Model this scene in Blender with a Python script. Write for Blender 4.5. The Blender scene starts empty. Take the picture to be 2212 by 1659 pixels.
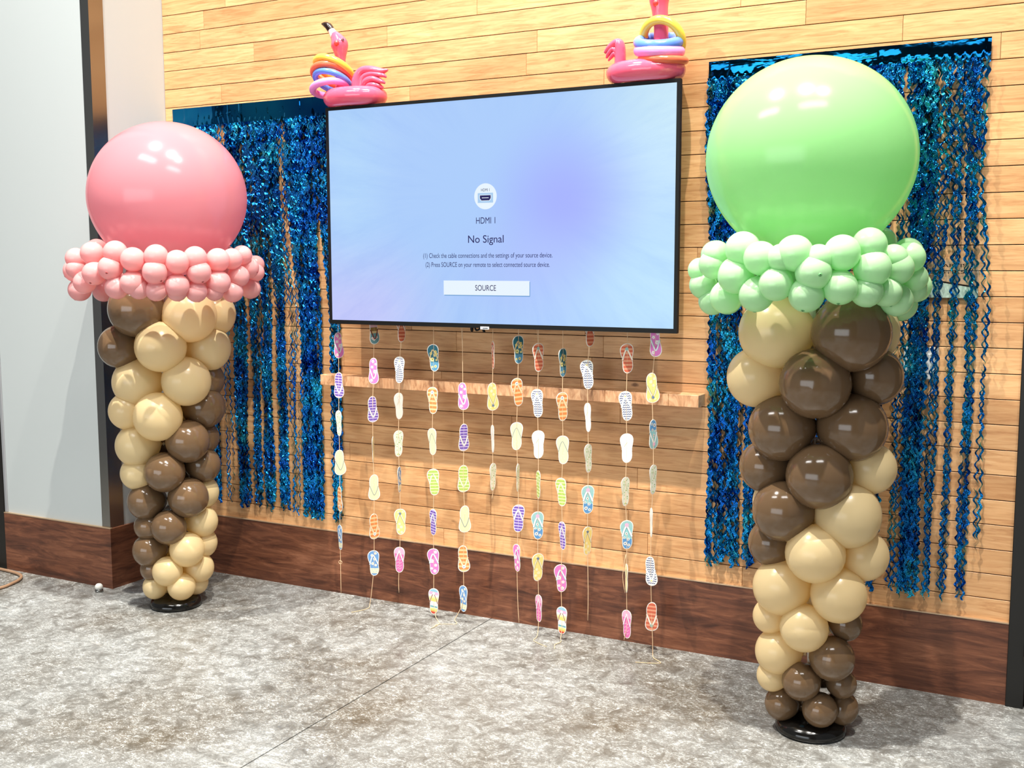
import bpy, bmesh, math, random
from mathutils import Vector, Matrix, Quaternion
C = bpy.context.scene.collection
S = bpy.context.scene
PI = math.pi
rnd = random.Random(11)

# ------------------------------------------------------------------ camera, world, lights, exposure
cam_d = bpy.data.cameras.new('camera')
cam = bpy.data.objects.new('camera', cam_d)
C.objects.link(cam)
cam_d.sensor_width = 36.0
cam_d.lens = 38.294
cam_d.clip_start = 0.05
yaw, pitch, roll = 0.48222, 0.10915, -0.0017
fwd = Vector((-math.sin(yaw) * math.cos(pitch), math.cos(yaw) * math.cos(pitch), -math.sin(pitch)))
rgt0 = Vector((math.cos(yaw), math.sin(yaw), 0))
up0 = rgt0.cross(fwd)
rgt = rgt0 * math.cos(roll) + up0 * math.sin(roll)
upv = rgt.cross(fwd)
M = Matrix((rgt, upv, -fwd)).transposed().to_4x4()
M.translation = Vector((0, -4.1446, 1.568))
cam.matrix_world = M
S.camera = cam

S.view_settings.view_transform = 'Standard'
S.view_settings.look = 'None'
S.view_settings.exposure = 0.0
S.view_settings.gamma = 1.0
S.view_settings.use_curve_mapping = False

W = bpy.data.worlds.new('world')
S.world = W
W.use_nodes = True
W.node_tree.nodes['Background'].inputs[0].default_value = (0.93, 0.97, 1.0, 1)
W.node_tree.nodes['Background'].inputs[1].default_value = 0.22

def spot(name, loc, target, power, color, size=2.2, blend=0.9, radius=0.05):
    d = bpy.data.lights.new(name, 'SPOT')
    d.energy = power; d.color = color; d.spot_size = size; d.spot_blend = blend; d.shadow_soft_size = radius
    o = bpy.data.objects.new(name, d)
    C.objects.link(o)
    o.location = loc
    o.rotation_euler = (Vector(target) - Vector(loc)).to_track_quat('-Z', 'Y').to_euler()
    return o

def area(name, loc, target, power, color, sx, sy):
    d = bpy.data.lights.new(name, 'AREA')
    d.shape = 'RECTANGLE'; d.size = sx; d.size_y = sy; d.energy = power; d.color = color
    o = bpy.data.objects.new(name, d)
    C.objects.link(o)
    o.location = loc
    o.rotation_euler = (Vector(target) - Vector(loc)).to_track_quat('-Z', 'Y').to_euler()
    return o

WARM = (1.0, 0.94, 0.84)
spot('ceiling_spot', (-3.75, -2.15, 8.3), (-3.5, -0.1, 0.3), 3100, WARM, 1.45)
spot('ceiling_spot', (-0.95, -2.15, 8.3), (-1.1, -0.1, 0.3), 3100, WARM, 1.45)
spot('ceiling_spot', (0.60, -2.15, 8.3), (-0.1, -0.1, 0.3), 1700, WARM, 1.45)
area('ceiling_panel', (-3.3, -3.0, 5.2), (-3.0, -0.9, 0.6), 74, (1.0, 0.98, 0.95), 1.7, 0.5)
area('ceiling_panel', (-0.2, -2.8, 5.2), (-1.0, -0.6, 0.8), 60, (1.0, 0.98, 0.95), 1.7, 0.5)
area('front_fill', (-3.0, -8.8, 1.8), (-2.4, 0, 1.2), 215, (0.88, 0.95, 1.0), 6.5, 2.6)  # added cool fill and foil reflection source behind the camera, no window there

# ------------------------------------------------------------------ helpers
def lin(c):
    r = []
    for v in c[:3]:
        v = v / 255.0
        r.append(v / 12.92 if v <= 0.04045 else ((v + 0.055) / 1.055) ** 2.4)
    return (r[0], r[1], r[2], 1.0)

def mat(name, col, rough=0.5, metal=0.0, spec=0.5, coat=0.0, sub=0.0, emit=None, estr=1.0, linear=False, trans=0.0, subcol=None):
    m = bpy.data.materials.new(name)
    m.use_nodes = True
    b = m.node_tree.nodes['Principled BSDF']
    c = tuple(col) + (1.0,) if linear else lin(col)
    b.inputs['Base Color'].default_value = c
    b.inputs['Roughness'].default_value = rough
    b.inputs['Metallic'].default_value = metal
    b.inputs['Specular IOR Level'].default_value = spec
    b.inputs['Coat Weight'].default_value = coat
    b.inputs['Coat Roughness'].default_value = 0.08
    b.inputs['Transmission Weight'].default_value = trans
    if sub:
        b.inputs['Subsurface Weight'].default_value = sub
        b.inputs['Subsurface Radius'].default_value = subcol or (0.08, 0.08, 0.08)
        b.inputs['Subsurface Scale'].default_value = 1.0
    if emit is not None:
        b.inputs['Emission Color'].default_value = lin(emit)
        b.inputs['Emission Strength'].default_value = estr
    return m

class NT:
    def __init__(s, m):
        s.m = m; s.t = m.node_tree; s.b = s.t.nodes['Principled BSDF']
    def n(s, kind, **kw):
        nd = s.t.nodes.new(kind)
        for k, v in kw.items():
            if k == 'ins':
                for i, val in v.items(): nd.inputs[i].default_value = val
            else: setattr(nd, k, v)
        return nd
    def l(s, a, b): s.t.links.new(a, b)
    def ramp(s, src, stops, interp='LINEAR'):
        r = s.t.nodes.new('ShaderNodeValToRGB')
        r.color_ramp.interpolation = interp
        e = r.color_ramp.elements
        while len(e) < len(stops): e.new(0.5)
        for i, (p, c) in enumerate(stops):
            e[i].position = p; e[i].color = c
        s.l(src, r.inputs[0]); return r
    def mix(s, kind, fac, a, b):
        x = s.t.nodes.new('ShaderNodeMix'); x.data_type = 'RGBA'; x.blend_type = kind
        if isinstance(fac, (int, float)): x.inputs[0].default_value = fac
        else: s.l(fac, x.inputs[0])
        for i, v in ((6, a), (7, b)):
            if isinstance(v, tuple): x.inputs[i].default_value = v
            else: s.l(v, x.inputs[i])
        return x.outputs[2]
    def math(s, op, a, b=None, clamp=False):
        x = s.t.nodes.new('ShaderNodeMath'); x.operation = op; x.use_clamp = clamp
        for i, v in enumerate((a, b)):
            if v is None: continue
            if isinstance(v, (int, float)): x.inputs[i].default_value = v
            else: s.l(v, x.inputs[i])
        return x.outputs[0]

def link_obj(name, me, m=None, parent=None):
    o = bpy.data.objects.new(name, me)
    C.objects.link(o)
    if m is not None:
        for x in (m if isinstance(m, (list, tuple)) else [m]): me.materials.append(x)
    if parent is not None: o.parent = parent
    return o

def obj(name, bm, m, parent=None, smooth=False, loc=None):
    me = bpy.data.meshes.new(name)
    bmesh.ops.recalc_face_normals(bm, faces=bm.faces[:])
    bm.to_mesh(me); bm.free()
    if smooth:
        for p in me.polygons: p.use_smooth = True
    o = link_obj(name, me, m, parent)
    if loc: o.location = loc
    return o

def pyobj(name, vs, fs, m, parent=None, smooth=False, mi=None):
    me = bpy.data.meshes.new(name)
    me.from_pydata(vs, [], fs)
    if smooth:
        for p in me.polygons: p.use_smooth = True
    o = link_obj(name, me, m, parent)
    if mi:
        for p, i in zip(me.polygons, mi): p.material_index = i
    return o

def box(bm, x0, x1, y0, y1, z0, z1, bevel=0.0, seg=2):
    r = bmesh.ops.create_cube(bm, size=1.0)
    vs = r['verts']
    for v in vs:
        v.co = Vector(((x0 + x1) / 2 + v.co.x * (x1 - x0), (y0 + y1) / 2 + v.co.y * (y1 - y0), (z0 + z1) / 2 + v.co.z * (z1 - z0)))
    if bevel:
        es = list({e for v in vs for e in v.link_edges})
        bmesh.ops.bevel(bm, geom=es, offset=bevel, segments=seg, affect='EDGES', profile=0.5)

def lathe(bm, prof, n=32, cx=0, cy=0):
    rings = []
    for r, z in prof:
        if r < 1e-6: rings.append([bm.verts.new((cx, cy, z))])
        else: rings.append([bm.verts.new((cx + r * math.cos(2 * PI * i / n), cy + r * math.sin(2 * PI * i / n), z)) for i in range(n)])
    for a, b in zip(rings, rings[1:]):
        for i in range(n):
            j = (i + 1) % n
            q = [a[i % len(a)], a[j % len(a)], b[j % len(b)], b[i % len(b)]]
            u = []
            for v in q:
                if v not in u: u.append(v)
            if len(u) > 2: bm.faces.new(u)

def spline(pts, n):
    P = [Vector(p) for p in pts]
    out = []
    for i in range(len(P) - 1):
        p0 = P[max(i - 1, 0)]; p1 = P[i]; p2 = P[i + 1]; p3 = P[min(i + 2, len(P) - 1)]
        for k in range(n):
            t = k / n
            out.append(0.5 * ((2 * p1) + (p2 - p0) * t + (2 * p0 - 5 * p1 + 4 * p2 - p3) * t * t + (3 * p1 - p0 - 3 * p2 + p3) * t ** 3))
    out.append(P[-1]); return out

def sweep(bm, pts, radii, n=12, sub=4, flat=1.0, closed_ends=True, side=None, mi=0):
    pr = [Vector((p[0], p[1], p[2])) for p in pts]
    path = spline(pr, sub)
    rr = []
    for i in range(len(radii) - 1):
        r0, r1, r2, r3 = radii[max(i - 1, 0)], radii[i], radii[i + 1], radii[min(i + 2, len(radii) - 1)]
        for k in range(sub):
            t = k / sub
            rr.append(max(0.0004, 0.5 * (2 * r1 + (r2 - r0) * t + (2 * r0 - 5 * r1 + 4 * r2 - r3) * t * t + (3 * r1 - r0 - 3 * r2 + r3) * t ** 3)))
    rr.append(radii[-1])
    rings = []
    ref = Vector(side) if side else Vector((0, -1, 0))
    for i, p in enumerate(path):
        t = (path[min(i + 1, len(path) - 1)] - path[max(i - 1, 0)]).normalized()
        a = ref - t * ref.dot(t)
        if a.length < 1e-4: a = Vector((1, 0, 0)) - t * t.x
        a.normalize(); ref = a
        b = t.cross(a)
        rings.append([bm.verts.new(p + a * (rr[i] * flat * math.cos(2 * PI * k / n)) + b * (rr[i] * math.sin(2 * PI * k / n))) for k in range(n)])
    for A, B in zip(rings, rings[1:]):
        for k in range(n):
            fc = bm.faces.new((A[k], A[(k + 1) % n], B[(k + 1) % n], B[k])); fc.material_index = mi
    if closed_ends:
        for R_ in (rings[0], rings[-1]):
            fc = bm.faces.new(R_); fc.material_index = mi

def tag(o, label=None, cat=None, group=None, kind=None):
    if label: o['label'] = label
    if cat: o['category'] = cat
    if group: o['group'] = group
    if kind: o['kind'] = kind
    return o

def thing(name, label, cat, loc=(0, 0, 0), group=None):
    o = bpy.data.objects.new(name, None)
    C.objects.link(o); o.location = loc
    o.empty_display_size = 0.1
    return tag(o, label, cat, group)

def struct(o, label=None):
    o['kind'] = 'structure'
    if label: o['label'] = label
    return o

# ------------------------------------------------------------------ measured tables (metres)
PINK_BALLOONS = [(-3.694, -0.656, 1.376, 0.122, 'B', -3.661, -0.514),
    (-3.515, -0.518, 1.347, 0.119, 'C', -3.661, -0.514),
    (-3.531, -0.358, 1.346, 0.106, 'C', -3.661, -0.514),
    (-3.806, -0.51, 1.347, 0.119, 'C', -3.661, -0.514),
    (-3.593, -0.619, 1.211, 0.11, 'C', -3.661, -0.514),
    (-3.525, -0.399, 1.194, 0.106, 'C', -3.661, -0.514),
    (-3.792, -0.668, 1.208, 0.095, 'B', -3.661, -0.514),
    (-3.728, -0.409, 1.211, 0.11, 'C', -3.661, -0.514),
    (-3.744, -0.62, 1.046, 0.108, 'C', -3.661, -0.514),
    (-3.533, -0.533, 1.052, 0.108, 'C', -3.661, -0.514),
    (-3.559, -0.39, 1.045, 0.089, 'B', -3.661, -0.514),
    (-3.623, -0.621, 0.898, 0.107, 'C', -3.661, -0.514),
    (-3.544, -0.415, 0.921, 0.095, 'B', -3.661, -0.514),
    (-3.778, -0.651, 0.918, 0.083, 'C', -3.661, -0.514),
    (-3.698, -0.407, 0.898, 0.096, 'C', -3.661, -0.514),
    (-3.753, -0.626, 0.76, 0.096, 'C', -3.661, -0.514),
    (-3.547, -0.523, 0.779, 0.096, 'B', -3.661, -0.514),
    (-3.57, -0.403, 0.777, 0.077, 'B', -3.661, -0.514),
    (-3.774, -0.505, 0.779, 0.096, 'B', -3.661, -0.514),
    (-3.615, -0.6, 0.645, 0.089, 'B', -3.661, -0.514),
    (-3.555, -0.424, 0.654, 0.081, 'B', -3.661, -0.514),
    (-3.756, -0.627, 0.633, 0.075, 'C', -3.661, -0.514),
    (-3.706, -0.428, 0.645, 0.089, 'B', -3.661, -0.514),
    (-3.732, -0.604, 0.505, 0.086, 'B', -3.661, -0.514),
    (-3.557, -0.52, 0.519, 0.09, 'B', -3.661, -0.514),
    (-3.576, -0.411, 0.522, 0.077, 'C', -3.661, -0.514),
    (-3.616, -0.586, 0.389, 0.078, 'B', -3.661, -0.514),
    (-3.565, -0.432, 0.39, 0.073, 'C', -3.661, -0.514),
    (-3.73, -0.598, 0.385, 0.065, 'B', -3.661, -0.514),
    (-3.705, -0.442, 0.389, 0.078, 'B', -3.661, -0.514),
    (-3.729, -0.599, 0.273, 0.076, 'B', -3.661, -0.514),
    (-3.571, -0.525, 0.277, 0.078, 'C', -3.661, -0.514),
    (-3.579, -0.416, 0.284, 0.069, 'C', -3.661, -0.514),
    (-3.75, -0.503, 0.277, 0.078, 'C', -3.661, -0.514),
    (-3.636, -0.585, 0.182, 0.067, 'C', -3.661, -0.514),
    (-3.579, -0.445, 0.172, 0.069, 'C', -3.661, -0.514),
    (-3.723, -0.59, 0.185, 0.057, 'B', -3.661, -0.514),
    (-3.686, -0.443, 0.182, 0.067, 'C', -3.661, -0.514),
    (-3.718, -0.584, 0.099, 0.057, 'C', -3.661, -0.514),
    (-3.597, -0.542, 0.105, 0.062, 'C', -3.661, -0.514),
    (-3.603, -0.444, 0.099, 0.057, 'C', -3.661, -0.514),
    (-3.724, -0.486, 0.105, 0.062, 'C', -3.661, -0.514)]
GREEN_BALLOONS = [(-0.88, -0.619, 1.349, 0.117, 'C', -0.757, -0.544),
    (-0.639, -0.629, 1.354, 0.122, 'B', -0.757, -0.544),
    (-0.633, -0.469, 1.349, 0.117, 'C', -0.757, -0.544),
    (-0.874, -0.46, 1.354, 0.122, 'B', -0.757, -0.544),
    (-0.739, -0.664, 1.192, 0.11, 'B', -0.756, -0.544),
    (-0.945, -0.598, 1.197, 0.098, 'C', -0.756, -0.544),
    (-0.582, -0.523, 1.209, 0.092, 'B', -0.756, -0.544),
    (-0.773, -0.424, 1.192, 0.11, 'B', -0.756, -0.544),
    (-0.851, -0.627, 1.037, 0.106, 'B', -0.755, -0.544),
    (-0.634, -0.584, 1.049, 0.108, 'B', -0.755, -0.544),
    (-0.721, -0.648, 0.893, 0.104, 'B', -0.754, -0.544),
    (-0.912, -0.59, 0.9, 0.086, 'B', -0.754, -0.544),
    (-0.585, -0.522, 0.91, 0.083, 'C', -0.754, -0.544),
    (-0.787, -0.44, 0.893, 0.092, 'B', -0.754, -0.544),
    (-0.837, -0.63, 0.765, 0.1, 'B', -0.753, -0.543),
    (-0.639, -0.586, 0.762, 0.105, 'C', -0.753, -0.543),
    (-0.668, -0.457, 0.765, 0.1, 'B', -0.753, -0.543),
    (-0.867, -0.501, 0.762, 0.105, 'C', -0.753, -0.543),
    (-0.728, -0.641, 0.637, 0.094, 'C', -0.752, -0.543),
    (-0.887, -0.584, 0.642, 0.077, 'B', -0.752, -0.543),
    (-0.596, -0.523, 0.619, 0.082, 'C', -0.752, -0.543),
    (-0.775, -0.446, 0.637, 0.085, 'C', -0.752, -0.543),
    (-0.847, -0.592, 0.498, 0.094, 'C', -0.751, -0.543),
    (-0.658, -0.598, 0.498, 0.09, 'C', -0.751, -0.543),
    (-0.762, -0.617, 0.377, 0.078, 'C', -0.75, -0.543),
    (-0.884, -0.58, 0.389, 0.059, 'C', -0.75, -0.543),
    (-0.645, -0.53, 0.382, 0.055, 'B', -0.75, -0.543),
    (-0.738, -0.469, 0.377, 0.064, 'C', -0.75, -0.543),
    (-0.857, -0.576, 0.269, 0.077, 'C', -0.749, -0.543),
    (-0.675, -0.589, 0.279, 0.073, 'B', -0.749, -0.543),
    (-0.769, -0.603, 0.188, 0.063, 'B', -0.748, -0.542),
    (-0.873, -0.576, 0.181, 0.053, 'C', -0.748, -0.542),
    (-0.652, -0.531, 0.176, 0.049, 'B', -0.748, -0.542),
    (-0.727, -0.482, 0.188, 0.055, 'B', -0.748, -0.542),
    (-0.841, -0.57, 0.087, 0.057, 'B', -0.747, -0.542),
    (-0.708, -0.595, 0.099, 0.057, 'B', -0.747, -0.542),
    (-0.653, -0.515, 0.087, 0.057, 'B', -0.747, -0.542),
    (-0.786, -0.49, 0.099, 0.057, 'B', -0.747, -0.542)]
PINK_COLLAR = [(-3.7, -0.878, 1.618, 0.049), (-3.833, -0.848, 1.598, 0.045), (-3.571, -0.872, 1.621, 0.05), (-3.584, -0.89, 1.557, 0.051), (-3.676, -0.893, 1.534, 0.05), (-3.488, -0.857, 1.592, 0.051), (-3.497, -0.857, 1.495, 0.05), (-3.41, -0.805, 1.605, 0.05), (-3.409, -0.816, 1.54, 0.052), (-3.349, -0.75, 1.581, 0.051), (-3.358, -0.745, 1.482, 0.051), (-3.314, -0.681, 1.598, 0.05), (-3.303, -0.673, 1.539, 0.051), (-3.283, -0.579, 1.59, 0.051), (-3.285, -0.577, 1.495, 0.052), (-3.281, -0.494, 1.595, 0.046), (-3.299, -0.409, 1.611, 0.044), (-3.302, -0.366, 1.555, 0.047), (-3.281, -0.456, 1.519, 0.048), (-3.336, -0.284, 1.535, 0.043), (-3.354, -0.297, 1.462, 0.047), (-3.299, -0.477, 1.453, 0.048), (-3.326, -0.668, 1.457, 0.046), (-3.423, -0.799, 1.463, 0.045), (-3.571, -0.872, 1.476, 0.049), (-3.759, -0.872, 1.496, 0.048), (-3.48, -0.838, 1.47, 0.044), (-3.828, -0.857, 1.553, 0.041), (-3.366, -0.738, 1.458, 0.042), (-3.302, -0.586, 1.456, 0.041), (-4.037, -0.553, 1.641, 0.049), (-4.041, -0.439, 1.614, 0.047), (-3.654, -0.118, 1.615, 0.048), (-3.514, -0.136, 1.581, 0.045), (-3.423, -0.178, 1.571, 0.042), (-4.058, -0.574, 1.559, 0.051), (-3.852, -0.179, 1.615, 0.049), (-3.996, -0.327, 1.615, 0.048), (-3.753, -0.15, 1.619, 0.051), (-3.633, -0.129, 1.526, 0.051), (-3.824, -0.164, 1.483, 0.051), (-3.91, -0.217, 1.617, 0.051), (-3.9, -0.206, 1.55, 0.051), (-3.96, -0.271, 1.572, 0.051), (-3.961, -0.277, 1.485, 0.051), (-4.005, -0.349, 1.526, 0.051), (-4.03, -0.445, 1.486, 0.051), (-4.007, -0.612, 1.622, 0.051), (-4.012, -0.656, 1.549, 0.051), (-3.971, -0.738, 1.545, 0.051), (-3.961, -0.725, 1.46, 0.051), (-4.013, -0.545, 1.451, 0.051), (-3.995, -0.353, 1.451, 0.051), (-3.885, -0.222, 1.45, 0.051), (-3.753, -0.15, 1.48, 0.051), (-3.561, -0.149, 1.497, 0.051)]
GREEN_COLLAR = [(-0.934, -0.829, 1.614, 0.055), (-0.869, -0.866, 1.586, 0.052), (-0.765, -0.874, 1.6, 0.055), (-0.636, -0.832, 1.601, 0.054), (-0.571, -0.762, 1.625, 0.052), (-0.479, -0.594, 1.588, 0.048), (-0.558, -0.776, 1.556, 0.056), (-0.709, -0.874, 1.544, 0.054), (-0.954, -0.832, 1.532, 0.056), (-1.051, -0.747, 1.568, 0.048), (-0.818, -0.878, 1.509, 0.052), (-0.638, -0.836, 1.499, 0.052), (-0.502, -0.686, 1.556, 0.051), (-0.47, -0.564, 1.525, 0.045), (-0.572, -0.777, 1.488, 0.049), (-0.506, -0.641, 1.458, 0.05), (-0.73, -0.864, 1.477, 0.053), (-0.884, -0.851, 1.475, 0.053), (-1.0, -0.777, 1.464, 0.052), (-1.106, -0.675, 1.501, 0.047), (-1.075, -0.674, 1.448, 0.046), (-1.118, -0.678, 1.55, 0.04), (-0.471, -0.542, 1.489, 0.042), (-0.804, -0.878, 1.586, 0.043), (-0.525, -0.71, 1.484, 0.046), (-0.696, -0.866, 1.585, 0.042), (-0.511, -0.695, 1.585, 0.043), (-1.041, -0.748, 1.601, 0.043), (-0.959, -0.278, 1.633, 0.055), (-0.782, -0.239, 1.635, 0.057), (-0.612, -0.295, 1.641, 0.051), (-0.513, -0.382, 1.604, 0.049), (-1.05, -0.341, 1.62, 0.053), (-1.127, -0.487, 1.601, 0.049), (-1.139, -0.565, 1.523, 0.045), (-0.708, -0.242, 1.619, 0.049), (-0.879, -0.243, 1.62, 0.05), (-1.041, -0.329, 1.555, 0.052), (-0.894, -0.231, 1.549, 0.052), (-0.631, -0.273, 1.545, 0.052), (-0.785, -0.228, 1.502, 0.052), (-0.946, -0.269, 1.507, 0.052), (-1.093, -0.419, 1.569, 0.052), (-1.025, -0.328, 1.478, 0.052), (-1.088, -0.464, 1.447, 0.052), (-0.713, -0.254, 1.461, 0.052), (-0.602, -0.328, 1.454, 0.052), (-0.481, -0.43, 1.496, 0.052), (-0.522, -0.431, 1.436, 0.052), (-1.064, -0.395, 1.473, 0.052)]
GARLANDS = {
    'A': ([(-2.998, 1.204, 1.25, 'PF', 1), (-3.0, 1.021, 0.06, 'PS', 1), (-3.004, 0.845, -0.41, 'GR', 0), (-3.003, 0.662, 0.79, 'YV', 1), (-3.007, 0.49, -0.5, 'OS', 1), (-3.009, 0.308, -0.53, 'BF', 0)], (-3.01, 0.04)),
    'B': ([(-2.801, 1.274, 1.24, 'TR', 1), (-2.807, 1.095, 0.04, 'PF', 1), (-2.815, 0.921, 1.02, 'PS', 1), (-2.816, 0.737, 2.03, 'YV', 0), (-2.814, 0.563, 0.76, 'YV', 1), (-2.817, 0.382, 1.15, 'OS', 1), (-2.821, 0.21, 0.46, 'BF', 0)], (-2.84, 0.011)),
    'C': ([(-2.655, 1.288, 1.27, 'RS', 0), (-2.668, 1.106, 0.02, 'CH', 0), (-2.673, 0.944, 1.33, 'HW', 0), (-2.678, 0.775, 1.22, 'GR', 0), (-2.675, 0.611, 1.86, 'BF', 0), (-2.673, 0.419, 0.44, 'YS', 0), (-2.681, 0.243, 0.13, 'PK', 0)], (-2.686, 0.09)),
    'D': ([(-2.489, 1.166, 0.16, 'TF', 0), (-2.496, 0.979, 0.03, 'OS', 0), (-2.5, 0.797, -0.23, 'YV', 0), (-2.495, 0.617, 0.41, 'GS', 0), (-2.5, 0.436, -0.4, 'PS', 0), (-2.499, 0.258, 0.41, 'PF', 0), (-2.501, 0.076, 0.03, 'BS', 0)], (-2.485, 0.012)),
    'E': ([(-2.344, 1.006, 0.02, 'PF', 1), (-2.341, 0.827, 1.08, 'PS', 1), (-2.344, 0.646, 0.68, 'GS', 1), (-2.339, 0.468, 0.68, 'YV', 1), (-2.347, 0.29, 0.38, 'OS', 1), (-2.348, 0.11, -0.31, 'BF', 0)], (-2.387, 0.006)),
    'F': ([(-2.196, 1.189, -0.85, 'RS', 0), (-2.199, 1.012, 0.94, 'YS', 1), (-2.199, 0.831, -0.82, 'HW', 0), (-2.198, 0.667, 1.54, 'GR', 0)], (-2.203, 0.57)),
    'G': ([(-2.075, 1.216, 1.02, 'TF', 0), (-2.079, 1.038, 0.95, 'OS', 0), (-2.084, 0.851, 0.33, 'YV', 0), (-2.078, 0.674, 1.8, 'GR', 0), (-2.076, 0.499, 0.33, 'PS', 0), (-2.083, 0.327, -0.49, 'PF', 0)], (-2.074, 0.044)),
    'H': ([(-1.982, 1.187, 1.0, 'RS', 0), (-1.986, 0.996, 0.07, 'CH', 0), (-1.982, 0.823, 0.61, 'HW', 0), (-1.982, 0.653, -0.79, 'GS', 0), (-1.984, 0.479, 0.61, 'SB', 0), (-1.984, 0.299, 0.86, 'YS', 0), (-1.979, 0.121, -0.56, 'PK', 0)], (-1.979, 0.004)),
    'I': ([(-1.871, 1.17, 1.35, 'TF', 0), (-1.872, 0.989, 0.93, 'OS', 0), (-1.869, 0.809, 0.29, 'YV', 0), (-1.875, 0.632, -0.17, 'GS', 0), (-1.87, 0.448, -0.55, 'PS', 0), (-1.876, 0.266, 0.59, 'PF', 0), (-1.871, 0.085, -0.17, 'BS', 0)], (-1.871, 0.004)),
    'J': ([(-1.752, 1.298, 1.09, 'RS', 0), (-1.761, 1.126, 0.26, 'CH', 0), (-1.758, 0.951, -0.64, 'HW', 0), (-1.755, 0.783, 1.37, 'GR', 0), (-1.756, 0.612, 0.56, 'SB', 0), (-1.757, 0.44, 1.19, 'YS', 0)], (-1.753, 0.103)),
    'K': ([(-1.59, 1.198, 0.53, 'RS', 0), (-1.592, 1.008, 0.23, 'CH', 0), (-1.588, 0.838, 0.23, 'HW', 0), (-1.592, 0.661, 1.26, 'GR', 0), (-1.584, 0.485, 0.53, 'SB', 0), (-1.584, 0.305, -0.99, 'YV', 0), (-1.58, 0.114, -0.39, 'PK', 0)], (-1.592, 0.046)),
    'L': ([(-1.473, 1.268, -0.16, 'PF', 1), (-1.484, 1.086, 0.5, 'YS', 1), (-1.477, 0.902, 1.22, 'SB', 1), (-1.475, 0.721, 1.37, 'GR', 0), (-1.481, 0.546, -1.02, 'HW', 0), (-1.48, 0.348, -0.13, 'CH', 1), (-1.474, 0.162, 0.2, 'RS', 1)], (-1.463, 0.004)),
}
PINK_INFO = (-3.657, -0.511, 1.547, 0.445, 0.051)
GREEN_INFO = (-0.797, -0.553, 1.543, 0.386, 0.052)


# ------------------------------------------------------------------ materials of the room
def wood_plank_mat():
    m = mat('maple_plank', (214, 160, 100), 0.42, spec=0.35)
    t = NT(m)
    tc = t.n('ShaderNodeTexCoord'); oi = t.n('ShaderNodeObjectInfo')
    off = t.n('ShaderNodeVectorMath', operation='SCALE'); t.l(oi.outputs['Location'], off.inputs[0]); off.inputs[3].default_value = 3.7
    add = t.n('ShaderNodeVectorMath', operation='ADD'); t.l(tc.outputs['Object'], add.inputs[0]); t.l(off.outputs[0], add.inputs[1])
    mp = t.n('ShaderNodeMapping'); mp.inputs['Scale'].default_value = (2.2, 10, 26); t.l(add.outputs[0], mp.inputs[0])
    n1 = t.n('ShaderNodeTexNoise', ins={'Scale': 2.6, 'Detail': 9.0, 'Roughness': 0.62, 'Distortion': 1.1}); t.l(mp.outputs[0], n1.inputs['Vector'])
    mp2 = t.n('ShaderNodeMapping'); mp2.inputs['Scale'].default_value = (1.1, 3, 3.4); t.l(add.outputs[0], mp2.inputs[0])
    n2 = t.n('ShaderNodeTexNoise', ins={'Scale': 2.0, 'Detail': 4.0, 'Roughness': 0.55}); t.l(mp2.outputs[0], n2.inputs['Vector'])
    base = t.ramp(n1.outputs[0], [(0.28, lin((190, 136, 90))), (0.5, lin((218, 168, 119))), (0.72, lin((230, 186, 138)))])
    blot = t.ramp(n2.outputs[0], [(0.3, (0.78, 0.74, 0.70, 1)), (0.62, (1.05, 1.04, 1.02, 1))])
    c1 = t.mix('MULTIPLY', 0.8, base.outputs[0], blot.outputs[0])
    tone = t.ramp(oi.outputs['Random'], [(0.0, (0.84, 0.79, 0.74, 1)), (0.35, (0.97, 0.95, 0.92, 1)), (0.7, (1.03, 1.03, 1.03, 1)), (1.0, (1.10, 1.10, 1.08, 1))])
    c2 = t.mix('MULTIPLY', 1.0, c1, tone.outputs[0])
    # small dark knots
    mp3 = t.n('ShaderNodeMapping'); mp3.inputs['Scale'].default_value = (2.2, 1.0, 4.6); t.l(add.outputs[0], mp3.inputs[0])
    vo = t.n('ShaderNodeTexVoronoi', ins={'Scale': 1.15, 'Randomness': 1.0}); t.l(mp3.outputs[0], vo.inputs['Vector'])
    nz = t.n('ShaderNodeTexNoise', ins={'Scale': 40.0, 'Detail': 3.0}); t.l(add.outputs[0], nz.inputs['Vector'])
    dist = t.math('ADD', vo.outputs['Distance'], t.math('MULTIPLY', nz.outputs[0], 0.05))
    kn = t.ramp(dist, [(0.045, (1, 1, 1, 1)), (0.075, (0, 0, 0, 1))])
    c3 = t.mix('MIX', t.math('MULTIPLY', kn.outputs[0], 0.75), c2, lin((92, 50, 26)))
    t.l(c3, t.b.inputs['Base Color'])
    bp = t.n('ShaderNodeBump', ins={'Strength': 0.12, 'Distance': 0.002}); t.l(n1.outputs[0], bp.inputs['Height']); t.l(bp.outputs[0], t.b.inputs['Normal'])
    return m

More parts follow.
